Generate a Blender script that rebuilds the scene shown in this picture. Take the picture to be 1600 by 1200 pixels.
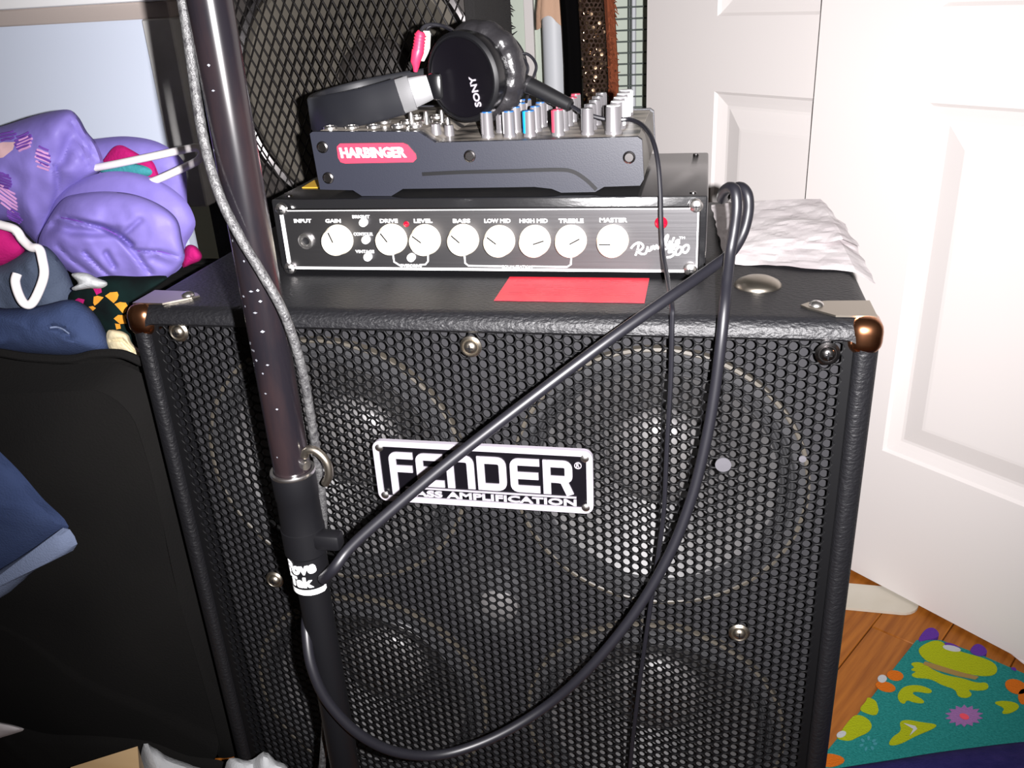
import bpy, bmesh, math, random
from mathutils import Vector, Matrix, noise
from mathutils.bvhtree import BVHTree

for o in list(bpy.data.objects):
    bpy.data.objects.remove(o, do_unlink=True)
S = bpy.context.scene
C = S.collection
random.seed(7)

# ------------------------------------------------------------------ camera
# x right, y away from the viewer, z up; floor z = 0, big cabinet front at y = 0, its top at z = 0.60
F = 1377.4
CAM = Vector((0.17117, -0.61677, 0.82652))
PITCH, YAW, ROLL = 0.42112, 0.22433, -0.05758
fwd = Vector((-math.sin(YAW) * math.cos(PITCH), math.cos(YAW) * math.cos(PITCH), -math.sin(PITCH)))
r0 = Vector((math.cos(YAW), math.sin(YAW), 0))
u0 = r0.cross(fwd)
CR = math.cos(ROLL) * r0 + math.sin(ROLL) * u0
CU = -math.sin(ROLL) * r0 + math.cos(ROLL) * u0
cam_d = bpy.data.cameras.new('camera')
cam = bpy.data.objects.new('camera', cam_d)
C.objects.link(cam)
cam_d.sensor_fit = 'HORIZONTAL'
cam_d.sensor_width = 36.0
cam_d.lens = F * 36 / 1600
cam_d.clip_start = 0.01
mw = Matrix.Identity(4)
for i in range(3):
    mw[i][0], mw[i][1], mw[i][2], mw[i][3] = CR[i], CU[i], -fwd[i], CAM[i]
cam.matrix_world = mw
S.camera = cam

# ------------------------------------------------------------------ light: phone flash beside the lens, dim warm room
S.view_settings.view_transform = 'Standard'
S.view_settings.look = 'None'
S.view_settings.gamma = 1
S.view_settings.use_curve_mapping = False
S.view_settings.exposure = 0.0
w = bpy.data.worlds.new('room_light')
S.world = w
w.use_nodes = True
w.node_tree.nodes['Background'].inputs[0].default_value = (1.0, 0.90, 0.84, 1)
w.node_tree.nodes['Background'].inputs[1].default_value = 0.055
fl = bpy.data.lights.new('phone_flash', 'SPOT')
fl.energy = 118
fl.shadow_soft_size = 0.004
fl.spot_size = math.radians(98)
fl.spot_blend = 1.0
fl.color = (1.0, 0.97, 0.98)
flo = bpy.data.objects.new('phone_flash', fl)
C.objects.link(flo)
flo.matrix_world = Matrix.Translation(CR * 0.036 + CU * 0.004 + fwd * 0.0) @ mw @ Matrix.Rotation(math.radians(8), 4, 'X') @ Matrix.Rotation(math.radians(-1), 4, 'Y')

# ------------------------------------------------------------------ pixel helpers
def RAY(u, v):
    return fwd + CR * ((u - 800) / F) - CU * ((v - 600) / F)
def HY(u, v, y):
    d = RAY(u, v); return CAM + d * ((y - CAM.y) / d.y)
def HZ(u, v, z):
    d = RAY(u, v); return CAM + d * ((z - CAM.z) / d.z)
def HP(u, v, p, n):
    d = RAY(u, v); return CAM + d * ((p - CAM).dot(n) / d.dot(n))

# ------------------------------------------------------------------ materials
def mat(name, col, rough=0.5, metal=0.0, var=None, bump=None, spec=0.5, coat=0.0, sheen=0.0, emit=None):
    m = bpy.data.materials.new(name); m.use_nodes = True
    nt = m.node_tree; b = nt.nodes['Principled BSDF']
    b.inputs['Base Color'].default_value = (*col, 1)
    b.inputs['Roughness'].default_value = rough
    b.inputs['Metallic'].default_value = metal
    b.inputs['Specular IOR Level'].default_value = spec
    b.inputs['Coat Weight'].default_value = coat
    b.inputs['Sheen Weight'].default_value = sheen
    tc = nt.nodes.new('ShaderNodeTexCoord')
    if var:                       # (scale, second colour, contrast, stretch)
        mp = nt.nodes.new('ShaderNodeMapping'); nt.links.new(tc.outputs['Object'], mp.inputs[0])
        mp.inputs['Scale'].default_value = var[3] if len(var) > 3 else (1, 1, 1)
        n = nt.nodes.new('ShaderNodeTexNoise'); n.inputs['Scale'].default_value = var[0]
        n.inputs['Detail'].default_value = 5
        nt.links.new(mp.outputs[0], n.inputs['Vector'])
        r = nt.nodes.new('ShaderNodeValToRGB')
        c = var[2]
        r.color_ramp.elements[0].position = 0.5 - c; r.color_ramp.elements[1].position = 0.5 + c
        r.color_ramp.elements[0].color = (*col, 1); r.color_ramp.elements[1].color = (*var[1], 1)
        nt.links.new(n.outputs['Fac'], r.inputs[0]); nt.links.new(r.outputs[0], b.inputs['Base Color'])
    if bump:                      # (scale, strength, kind, stretch)
        mp = nt.nodes.new('ShaderNodeMapping'); nt.links.new(tc.outputs['Object'], mp.inputs[0])
        mp.inputs['Scale'].default_value = bump[3] if len(bump) > 3 else (1, 1, 1)
        if bump[2] == 'voronoi':
            n = nt.nodes.new('ShaderNodeTexVoronoi'); out = 'Distance'
        else:
            n = nt.nodes.new('ShaderNodeTexNoise'); out = 'Fac'; n.inputs['Detail'].default_value = 4
        n.inputs['Scale'].default_value = bump[0]
        nt.links.new(mp.outputs[0], n.inputs['Vector'])
        bp = nt.nodes.new('ShaderNodeBump'); bp.inputs['Strength'].default_value = bump[1]
        bp.inputs['Distance'].default_value = 0.002
        nt.links.new(n.outputs[out], bp.inputs['Height']); nt.links.new(bp.outputs[0], b.inputs['Normal'])
    if emit:
        b.inputs['Emission Color'].default_value = (*emit[0], 1); b.inputs['Emission Strength'].default_value = emit[1]
    return m

M = {}
M['tolex'] = mat('black_vinyl_tolex', (0.0065, 0.0065, 0.008), 0.48, bump=(420, 0.5, 'noise', (0.6, 1, 1)), spec=0.45)
M['grille'] = mat('black_powder_coat', (0.0030, 0.0030, 0.0036), 0.55, spec=0.2)
M['baffle'] = mat('charcoal_baffle_board', (0.024, 0.0236, 0.026), 0.85, bump=(90, 0.3, 'noise'), spec=0.2)
M['cone'] = mat('grey_paper_cone', (0.046, 0.045, 0.047), 0.5, var=(40, (0.064, 0.062, 0.062), 0.2))
M['dustcap'] = mat('grey_dust_cap', (0.085, 0.082, 0.082), 0.4)
M['rubber'] = mat('black_rubber', (0.006, 0.006, 0.007), 0.45)
M['surround'] = mat('shiny_rubber_surround', (0.035, 0.035, 0.037), 0.22)
M['gasket'] = mat('tan_gasket', (0.055, 0.048, 0.038), 0.5)
M['chrome'] = mat('chrome', (0.80, 0.78, 0.76), 0.3, 1.0)
M['nickel'] = mat('dull_nickel', (0.42, 0.38, 0.32), 0.34, 1.0)
M['darkmetal'] = mat('dark_plated_metal', (0.20, 0.19, 0.19), 0.25, 1.0)
M['bronze'] = mat('warm_reflection_chrome', (0.50, 0.22, 0.11), 0.24, 1.0)  # chrome whose orange floor reflection is put into the base colour
M['bandblack'] = mat('satin_black_band', (0.0085, 0.009, 0.012), 0.42, spec=0.6)
M['dusty'] = mat('dusty_door_sheen_side', (0.17, 0.16, 0.14), 0.5, var=(30, (0.24, 0.225, 0.20), 0.2))  # dust plus the white door's reflection, both put into the colour
M['silver'] = mat('matte_silver_print', (0.40, 0.37, 0.42), 0.45, 0.2)
M['badge'] = mat('badge_black', (0.003, 0.0025, 0.004), 0.35, spec=0.25)
M['red'] = mat('red_sticker', (0.58, 0.016, 0.035), 0.5, var=(55, (0.44, 0.012, 0.028), 0.12, (1, 9, 1)))
M['redink'] = mat('dark_red_ink', (0.22, 0.01, 0.02), 0.5)
M['mixred'] = mat('red_badge_enamel', (0.66, 0.035, 0.07), 0.35)
M['cream'] = mat('cream_plastic', (0.86, 0.80, 0.66), 0.45)
M['white'] = mat('white_paint_print', (0.86, 0.86, 0.86), 0.5)
M['amp'] = mat('black_gloss_steel', (0.010, 0.010, 0.011), 0.16, bump=(500, 0.05, 'noise', (0.3, 1, 1)), spec=1.0)
M['panel'] = mat('brushed_black_anodised', (0.085, 0.083, 0.086), 0.45, 1.0, bump=(300, 0.05, 'noise', (0.02, 1, 1)))
M['led'] = mat('red_jewel', (0.38, 0.004, 0.02), 0.12, coat=0.5)
M['mixer'] = mat('blue_grey_plastic', (0.013, 0.0145, 0.024), 0.44, bump=(900, 0.04, 'noise'))
M['mixtop'] = mat('dusty_mixer_panel', (0.035, 0.033, 0.032), 0.32, var=(24, (0.46, 0.41, 0.35), 0.13, (1, 2, 1)))
M['knobgrey'] = mat('satin_grey_knob', (0.24, 0.23, 0.24), 0.32, 0.55)
M['knobblue'] = mat('blue_knob_cap', (0.02, 0.12, 0.40), 0.4)
M['knobcyan'] = mat('bright_blue_stripe', (0.0, 0.30, 0.72), 0.4)
M['knobred'] = mat('red_knob_cap', (0.50, 0.05, 0.09), 0.4)
M['blackgloss'] = mat('gloss_black_plastic', (0.004, 0.004, 0.005), 0.25)
M['blackmatte'] = mat('matte_black_plastic', (0.0035, 0.0035, 0.0045), 0.5, spec=0.28)
M['leather'] = mat('wrinkled_black_leatherette', (0.018, 0.017, 0.019), 0.30, bump=(140, 0.5, 'noise'), spec=0.7)
M['satin'] = mat('satin_silver_plastic', (0.20, 0.20, 0.205), 0.4, 0.5)
M['rcared'] = mat('red_plug_plastic', (0.72, 0.03, 0.09), 0.4)
M['rcawhite'] = mat('white_plug_plastic', (0.75, 0.74, 0.68), 0.4)
M['pole'] = mat('black_chrome_tube', (0.007, 0.006, 0.008), 0.2, 0.0, var=(60, (0.014, 0.009, 0.010), 0.1, (1, 1, 0.2)), spec=0.6)
M['scratch'] = mat('bare_metal_scratch', (0.22, 0.23, 0.26), 0.5, 0.3)
M['cable'] = mat('black_cable_rubber', (0.008, 0.0078, 0.011), 0.42)
M['cablegrey'] = mat('grey_braided_cable', (0.022, 0.021, 0.023), 0.4, var=(300, (0.085, 0.085, 0.085), 0.2), bump=(600, 0.6, 'noise'))
M['paper'] = mat('crumpled_white_paper', (0.72, 0.68, 0.68), 0.8, var=(30, (0.60, 0.55, 0.56), 0.2))
M['door'] = mat('white_door_paint', (0.74, 0.695, 0.675), 0.5)
M['oak'] = mat('oak_plank', (0.40, 0.135, 0.018), 0.5, var=(7, (0.19, 0.052, 0.006), 0.24, (16, 1.0, 1)), spec=0.25)
M['subfloor'] = mat('dark_floor_joint', (0.20, 0.07, 0.015), 0.7)
M['slat'] = mat('off_white_plastic', (0.62, 0.58, 0.50), 0.4, var=(12, (0.52, 0.47, 0.38), 0.25))
M['teal'] = mat('teal_fleece', (0.010, 0.150, 0.140), 0.95, var=(400, (0.022, 0.215, 0.20), 0.2), bump=(500, 0.7, 'noise'), spec=0.1)
M['frog'] = mat('lime_print', (0.32, 0.36, 0.008), 0.95, bump=(500, 0.7, 'noise'), spec=0.1)
M['frogline'] = mat('brown_print', (0.26, 0.16, 0.04), 0.95)
M['orange'] = mat('orange_print', (0.52, 0.125, 0.01), 0.95, bump=(500, 0.7, 'noise'), spec=0.1)
M['lilac'] = mat('lilac_print', (0.26, 0.11, 0.30), 0.95, bump=(500, 0.7, 'noise'))
M['violet'] = mat('violet_trim', (0.085, 0.015, 0.25), 0.95, bump=(500, 0.7, 'noise'))
M['whitecloth'] = mat('white_cloth', (0.42, 0.43, 0.44), 0.9, bump=(300, 0.3, 'noise'))
M['navy'] = mat('navy_fleece', (0.015, 0.013, 0.080), 0.95, var=(60, (0.026, 0.020, 0.105), 0.2), bump=(400, 0.6, 'noise'), spec=0.1)
M['purple'] = mat('lavender_nylon', (0.175, 0.140, 0.43), 0.55, var=(9, (0.21, 0.17, 0.48), 0.2), bump=(70, 0.30, 'noise'), spec=0.25)
M['purpledark'] = mat('purple_thread', (0.13, 0.045, 0.30), 0.6)
M['pinkthread'] = mat('pink_thread', (0.55, 0.28, 0.52), 0.5)
M['peach'] = mat('peach_print', (0.62, 0.40, 0.42), 0.6)
M['magenta'] = mat('magenta_cloth', (0.36, 0.006, 0.115), 0.85, bump=(300, 0.4, 'noise'), spec=0.2)
M['tealcloth'] = mat('teal_lining', (0.03, 0.22, 0.25), 0.85, bump=(300, 0.5, 'noise'))
M['denim'] = mat('blue_denim', (0.040, 0.052, 0.082), 0.9, var=(18, (0.070, 0.088, 0.13), 0.22), bump=(500, 0.4, 'noise'), spec=0.15)
M['denimdark'] = mat('dark_denim', (0.020, 0.032, 0.080), 0.9, var=(14, (0.035, 0.052, 0.115), 0.25), bump=(500, 0.4, 'noise'), spec=0.15)
M['denimpale'] = mat('pale_denim_cuff', (0.135, 0.165, 0.25), 0.9, bump=(500, 0.4, 'noise'), spec=0.1)
M['brown'] = mat('brown_leather_patch', (0.06, 0.035, 0.022), 0.7)
M['printdark'] = mat('dark_green_print_cloth', (0.0025, 0.004, 0.0045), 0.95, var=(25, (0.003, 0.012, 0.011), 0.15), spec=0.1)
M['amber'] = mat('amber_print', (0.60, 0.25, 0.015), 0.9)
M['creamcloth'] = mat('cream_cloth', (0.58, 0.50, 0.32), 0.9, bump=(200, 0.4, 'noise'))
M['blackcloth'] = mat('black_cordura', (0.0045, 0.0042, 0.0042), 0.95, var=(7, (0.0075, 0.007, 0.0065), 0.25), bump=(400, 0.3, 'noise'), spec=0.15)
M['hanger'] = mat('white_hanger_plastic', (0.78, 0.74, 0.74), 0.4)
M['blueboard'] = mat('pale_blue_paint', (0.60, 0.66, 0.79), 0.7, var=(3, (0.63, 0.69, 0.81), 0.3))
M['greyedge'] = mat('scuffed_grey_edge', (0.50, 0.49, 0.47), 0.8, var=(20, (0.66, 0.65, 0.63), 0.2))
M['beige'] = mat('beige_shadow_edge', (0.42, 0.36, 0.33), 0.7)  # edge colour that holds the shadow of the overhanging top rail
M['carpet'] = mat('black_speaker_carpet', (0.010, 0.009, 0.009), 0.95, bump=(300, 1.0, 'noise'))
M['mesh'] = mat('black_expanded_metal', (0.014, 0.012, 0.012), 0.5)
M['greycone'] = mat('beige_grey_cone', (0.070, 0.063, 0.052), 0.85, var=(12, (0.095, 0.085, 0.07), 0.2), spec=0.2)
M['darkcap'] = mat('dark_dust_cap', (0.030, 0.025, 0.022), 0.7)
M['greenwall'] = mat('pale_green_wall', (0.62, 0.69, 0.59), 0.7)
M['roomwall'] = mat('off_white_wall', (0.62, 0.60, 0.56), 0.8)
M['pipe'] = mat('white_pvc', (0.62, 0.64, 0.67), 0.5)
M['peachcloth'] = mat('peach_rag', (0.60, 0.38, 0.26), 0.9, bump=(100, 0.6, 'noise'))
M['blackgarment'] = mat('black_velvet', (0.002, 0.0018, 0.002), 0.95, spec=0.05)
M['sequin'] = mat('bronze_sequin', (0.32, 0.22, 0.14), 0.25, 1.0)
M['sequincloth'] = mat('dark_brown_cloth', (0.045, 0.022, 0.014), 0.8)
M['rust'] = mat('rust_fringe', (0.23, 0.055, 0.018), 0.9, bump=(150, 0.8, 'noise'))
M['wire'] = mat('dark_grey_wire', (0.10, 0.12, 0.11), 0.5)
M['ply'] = mat('light_plywood', (0.66, 0.46, 0.25), 0.6, var=(6, (0.58, 0.38, 0.19), 0.25, (1, 9, 1)))
M['yellow'] = mat('yellow_tag', (0.62, 0.36, 0.03), 0.6)
M['greydot'] = mat('grey_felt_dot', (0.075, 0.072, 0.082), 0.8)

# ------------------------------------------------------------------ mesh building
WL = {}          # world location of every object's origin
class MB:
    def __init__(s): s.v = []; s.f = []; s.sm = []
    def add(s, vs, fs, smooth=False):
        o = len(s.v); s.v += [Vector(p) for p in vs]
        for f in fs: s.f.append(tuple(i + o for i in f)); s.sm.append(smooth)
        return s
    def box(s, lo, hi):
        x0, y0, z0 = lo; x1, y1, z1 = hi
        return s.add([(x0, y0, z0), (x1, y0, z0), (x1, y1, z0), (x0, y1, z0), (x0, y0, z1), (x1, y0, z1), (x1, y1, z1), (x0, y1, z1)],
                     [(0, 3, 2, 1), (4, 5, 6, 7), (0, 1, 5, 4), (1, 2, 6, 5), (2, 3, 7, 6), (3, 0, 4, 7)])
    def rbox(s, lo, hi, r, seg=3, mtx=None):
        bm = bmesh.new(); bmesh.ops.create_cube(bm, size=1)
        for v in bm.verts:
            v.co = Vector([(lo[i] + hi[i]) / 2 + v.co[i] * (hi[i] - lo[i]) for i in range(3)])
        bmesh.ops.bevel(bm, geom=bm.edges[:], offset=r, segments=seg, profile=0.5, affect='EDGES')
        bm.verts.index_update()
        vs = [(mtx @ v.co if mtx else v.co.copy()) for v in bm.verts]
        s.add(vs, [[v.index for v in f.verts] for f in bm.faces], True); bm.free(); return s
    def lathe(s, prof, org, ax, seg=32, smooth=True):
        ax = Vector(ax).normalized(); t = Vector((0, 0, 1)) if abs(ax.z) < 0.9 else Vector((1, 0, 0))
        a = ax.cross(t).normalized(); b = ax.cross(a); org = Vector(org); vs = []; fs = []
        for r, h in prof:
            for k in range(seg):
                q = 2 * math.pi * k / seg
                vs.append(org + ax * h + (a * math.cos(q) + b * math.sin(q)) * max(r, 1e-5))
        for i in range(len(prof) - 1):
            for k in range(seg):
                k2 = (k + 1) % seg
                fs.append((i * seg + k, i * seg + k2, (i + 1) * seg + k2, (i + 1) * seg + k))
        return s.add(vs, fs, smooth)
    def cyl(s, p0, p1, r0, r1=None, seg=24):
        p0 = Vector(p0); p1 = Vector(p1); r1 = r0 if r1 is None else r1; L = (p1 - p0).length
        return s.lathe([(0, 0), (r0, 0), (r0, 0), (r1, L), (r1, L), (0, L)], p0, p1 - p0, seg)
    def tube(s, pts, r, seg=10, cap=True):
        pts = [Vector(p) for p in pts]; n = len(pts); R = r if isinstance(r, (list, tuple)) else [r] * n
        vs = []; fs = []; up = None
        for i in range(n):
            t = (pts[min(i + 1, n - 1)] - pts[max(i - 1, 0)]).normalized()
            if up is None:
                up = t.cross(Vector((0.3, 0.5, 0.8))).normalized()
            up = (up - t * up.dot(t)).normalized(); b = t.cross(up)
            for k in range(seg):
                q = 2 * math.pi * k / seg
                vs.append(pts[i] + (up * math.cos(q) + b * math.sin(q)) * R[i])
        for i in range(n - 1):
            for k in range(seg):
                k2 = (k + 1) % seg
                fs.append((i * seg + k, i * seg + k2, (i + 1) * seg + k2, (i + 1) * seg + k))
        if cap:
            fs.append(tuple(range(seg))[::-1]); fs.append(tuple((n - 1) * seg + k for k in range(seg)))
        return s.add(vs, fs, True)
    def prism(s, poly, d):                 # poly: 3-D points in a plane, d: extrusion vector
        n = len(poly); poly = [Vector(p) for p in poly]; d = Vector(d)
        vs = poly + [p + d for p in poly]
        fs = [tuple(range(n))[::-1], tuple(range(n, 2 * n))] + [(i, (i + 1) % n, n + (i + 1) % n, n + i) for i in range(n)]
        return s.add(vs, fs)
    def ribbon(s, pts, w, n, h):           # flat raised line along pts, width w, normal n, height h
        pts = [Vector(p) for p in pts]; n = Vector(n).normalized(); L = len(pts); vs = []; fs = []
        for i, p in enumerate(pts):
            t = (pts[min(i + 1, L - 1)] - pts[max(i - 1, 0)]).normalized(); b = t.cross(n).normalized() * (w / 2)
            vs += [p - b, p + b, p + b + n * h, p - b + n * h]
        for i in range(L - 1):
            o = 4 * i
            for k in range(4): fs.append((o + k, o + (k + 1) % 4, o + 4 + (k + 1) % 4, o + 4 + k))
        fs += [(0, 1, 2, 3), (4 * L - 1, 4 * L - 2, 4 * L - 3, 4 * L - 4)]
        return s.add(vs, fs)
    def loft(s, loops, cap0=True, cap1=True, smooth=True):
        n = len(loops[0]); vs = [p for l in loops for p in l]; fs = []
        for i in range(len(loops) - 1):
            for k in range(n):
                k2 = (k + 1) % n; fs.append((i * n + k, i * n + k2, (i + 1) * n + k2, (i + 1) * n + k))
        s.add(vs, fs, smooth); o = len(s.v) - len(vs)
        if cap0: s.f.append(tuple(o + k for k in range(n))[::-1]); s.sm.append(False)
        if cap1: s.f.append(tuple(o + len(vs) - n + k for k in range(n))); s.sm.append(False)
        return s
    def mesh(s, name, m, org):
        me = bpy.data.meshes.new(name); me.from_pydata([tuple(p - org) for p in s.v], [], s.f)
        me.polygons.foreach_set('use_smooth', s.sm)
        me.materials.append(M[m] if isinstance(m, str) else m)
        bm = bmesh.new(); bm.from_mesh(me); bmesh.ops.recalc_face_normals(bm, faces=bm.faces[:]); bm.to_mesh(me); bm.free()
        me.update()
        if any(s.sm):
            try: me.set_sharp_from_angle(angle=math.radians(40))
            except Exception: pass
        return me
    def build(s, name, m, parent=None, org=None):
        if org is None:
            if parent is not None: org = WL[parent]
            else:
                xs = [p.x for p in s.v]; ys = [p.y for p in s.v]; zs = [p.z for p in s.v]
                org = Vector(((min(xs) + max(xs)) / 2, (min(ys) + max(ys)) / 2, min(zs)))
        org = Vector(org)
        o = bpy.data.objects.new(name, s.mesh(name, m, org)); C.objects.link(o)
        WL[o] = org
        if parent is not None: o.parent = parent; o.location = org - WL[parent]
        else: o.location = org
        return o
    def bvh(s): return BVHTree.FromPolygons([tuple(p) for p in s.v], s.f)

def tag(o, label, cat, group=None):
    o['label'] = label; o['category'] = cat
    if group: o['group'] = group
    return o
def thing(name, label, cat, loc, group=None):
    o = bpy.data.objects.new(name, None); C.objects.link(o); o.location = loc; o.empty_display_size = 0.05
    WL[o] = Vector(loc); return tag(o, label, cat, group)
def struct(o): o['kind'] = 'structure'; return o
def inst(name, me, parent, loc):
    o = bpy.data.objects.new(name, me); C.objects.link(o); o.parent = parent; loc = Vector(loc)
    o.location = loc - WL[parent]; WL[o] = loc; return o

def rrect(cx, cz, hw, hh, r, y, n=5):      # rounded rectangle in an x-z plane
    pts = []
    for sx, sz, a0 in ((1, 1, 0), (-1, 1, 90), (-1, -1, 180), (1, -1, 270)):
        for k in range(n + 1):
            a = math.radians(a0 + 90 * k / n)
            pts.append(Vector((cx + sx * (hw - r) + r * math.cos(a), y, cz + sz * (hh - r) + r * math.sin(a))))
    return pts
def smooth_path(pts, sub=8):
    pts = [Vector(p) for p in pts]; out = []; n = len(pts)
    for i in range(n - 1):
        a, b, c, d = pts[max(i - 1, 0)], pts[i], pts[i + 1], pts[min(i + 2, n - 1)]
        for k in range(sub):
            t = k / sub
            out.append(0.5 * ((2 * b) + (c - a) * t + (2 * a - 5 * b + 4 * c - d) * t * t + (3 * b - a - 3 * c + d) * t ** 3))
    out.append(pts[-1]); return out
def text_geo(t, w, h, depth, bold=0.0, shear=0.0):
    """letters scaled to exactly w x h in the x-y plane, raised along z; returns verts, faces"""
    cu = bpy.data.curves.new('lettering', 'FONT'); cu.body = t; cu.size = 1; cu.extrude = 0.02; cu.offset = bold; cu.shear = shear
    cu.resolution_u = 3
    ob = bpy.data.objects.new('lettering', cu); C.objects.link(ob)
    dg = bpy.context.evaluated_depsgraph_get(); ev = ob.evaluated_get(dg); me = ev.to_mesh()
    vs = [v.co.copy() for v in me.vertices]; fs = [tuple(p.vertices) for p in me.polygons]
    ev.to_mesh_clear(); bpy.data.objects.remove(ob, do_unlink=True); bpy.data.curves.remove(cu)
    x0 = min(v.x for v in vs); x1 = max(v.x for v in vs); y0 = min(v.y for v in vs); y1 = max(v.y for v in vs)
    z0 = min(v.z for v in vs); z1 = max(v.z for v in vs)
    return [Vector(((v.x - x0) / (x1 - x0) * w, (v.y - y0) / (y1 - y0) * h, (v.z - z0) / (z1 - z0) * depth)) for v in vs], fs
def put_text(mb, t, org, ux, uy, w, h, depth=0.0006, bold=0.0, shear=0.0):
    vs, fs = text_geo(t, w, h, depth, bold, shear); ux = Vector(ux).normalized(); uy = Vector(uy).normalized(); n = ux.cross(uy); org = Vector(org)
    mb.add([org + ux * p.x + uy * p.y + n * p.z for p in vs], fs)

# ================================================================== SETTING
Z0 = 0.0
fb = MB().box((-2.2, -1.5, -0.05), (2.2, 2.6, -0.006)); floor = struct(fb.build('floor', 'subfloor'))
ang = math.radians(31)                     # boards run away to the right
e1 = Vector((math.sin(ang), math.cos(ang), 0)); e2 = Vector((e1.y, -e1.x, 0))
PW, PL = 0.083, 0.92
pm = MB().rbox((-PW / 2 + 0.0005, -PL / 2 + 0.0005, -0.008), (PW / 2 - 0.0005, PL / 2 - 0.0005, 0), 0.0012, 1)
plank_me = pm.mesh('plank', 'oak', Vector((0, 0, 0)))
for i in range(-16, 20):
    off = (i * 0.37) % 1.0
    for j in range(-3, 4):
        c = e2 * (i * PW) + e1 * ((j + off) * PL) + Vector((0.2, 0.3, 0))
        if not (-1.6 < c.x < 1.6 and -0.8 < c.y < 2.2): continue
        o = inst('plank', plank_me, floor, c); o.rotation_euler = (0, 0, -ang)

# sliding closet doors run away to the left at 47.5 degrees
AZ = math.radians(-47.5)
DV = Vector((math.sin(AZ), math.cos(AZ), 0)); DN = Vector((-math.cos(AZ), math.sin(AZ), 0)).normalized()
if DN.dot(CAM - Vector((0.4, 0.55, 0))) < 0: DN = -DN
P2 = HZ(1400, 927, 0.008)
P1 = P2 - DN * 0.034
def dcoord(u, v, P): q = HP(u, v, P, DN); return (-DV).dot(q - P), q.z
def door(name, P, s0, s1, panels, z0, z1, th):
    """slab from s0 to s1 (towards the viewer is +s) with moulded, raised panels"""
    def W(s, z, d): return P - DV * s + Vector((0, 0, z)) - Vector((0, 0, P.z)) + DN * d
    m = MB(); ss = sorted(set([s0, s1] + [p[0] for p in panels] + [p[1] for p in panels]))
    zs = sorted(set([z0, z1] + [p[2] for p in panels] + [p[3] for p in panels]))
    for a, b in zip(ss, ss[1:]):
        for c, d in zip(zs, zs[1:]):
            if any(p[0] <= (a + b) / 2 <= p[1] and p[2] <= (c + d) / 2 <= p[3] for p in panels): continue
            m.add([W(a, c, 0), W(b, c, 0), W(b, d, 0), W(a, d, 0)], [(0, 1, 2, 3)])
    m.add([W(a, b, c) for c in (0, -th) for a, b in ((s0, z0), (s1, z0), (s1, z1), (s0, z1))],
          [(4, 5, 6, 7), (0, 1, 5, 4), (1, 2, 6, 5), (2, 3, 7, 6), (3, 0, 4, 7)])
    body = struct(m.build(name, 'door'))
    for (a, b, c, d) in panels:
        k = MB(); prof = ((0, 0), (0.004, -0.0035), (0.013, -0.0065), (0.020, -0.0085), (0.024, -0.0085), (0.050, -0.0015), (0.054, -0.0012))
        for (i0, d0), (i1, d1) in zip(prof, prof[1:]):
            q = [(a, c), (b, c), (b, d), (a, d)]
            def cr(i, dd): return [W(a + i, c + i, dd), W(b - i, c + i, dd), W(b - i, d - i, dd), W(a + i, d - i, dd)]
            A, B = cr(i0, d0), cr(i1, d1)
            k.add(A + B, [(j, (j + 1) % 4, 4 + (j + 1) % 4, 4 + j) for j in range(4)])
        k.add(B, [(0, 1, 2, 3)]); k.build('door_panel', 'door', body)
    return body
sl = (dcoord(1283, 0, P2)[0] + dcoord(1262, 290, P2)[0]) / 2
pa = (dcoord(1445, 160, P2)[0] + dcoord(1384, 706, P2)[0]) / 2
zt = dcoord(1445, 160, P2)[1]; zb = dcoord(1384, 706, P2)[1]; zu = dcoord(1465, 10, P2)[1]
pw = 0.26
door('door_1', P2, sl, sl + 2 * (pa - sl) + 2 * pw + 0.10,
     [(pa, pa + pw, zb, zt), (pa + pw + 0.1, pa + 2 * pw + 0.1, zb, zt), (pa, pa + pw, zu, zu + 0.78), (pa + pw + 0.1, pa + 2 * pw + 0.1, zu, zu + 0.78)], 0.008, 2.0, 0.032)
l1 = dcoord(1011, 60, P1)[0]; pb = (dcoord(1119, 25, P1)[0] + dcoord(1118, 143, P1)[0]) / 2
zt1 = dcoord(1119, 143, P1)[1]; zu1 = dcoord(1120, 25, P1)[1]
door('door_2', P1, l1, l1 + 0.76,
     [(pb, pb + pw, zt1 - 0.55, zt1), (pb, pb + pw, zu1, zu1 + 0.78), (pb + pw + 0.1, pb + 2 * pw + 0.06, zt1 - 0.55, zt1)], 0.008, 2.0, 0.032)
# closet back wall behind the hanging clothes and room walls
wb = MB(); wp = Vector((0, 1.26, 0)); wb.box((-2.2, 1.26, 0), (2.2, 1.34, 2.4)); struct(wb.build('wall_back', 'greenwall'))
struct(MB().box((-2.25, -1.5, 0), (-2.17, 1.26, 2.4)).build('wall_left', 'roomwall'))
a0 = HY(824, 0, 1.255); struct(MB().box((a0.x - 0.006, 1.245, 0), (a0.x + 0.012, 1.26, 2.3)).build('trim_1', 'door'))

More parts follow.
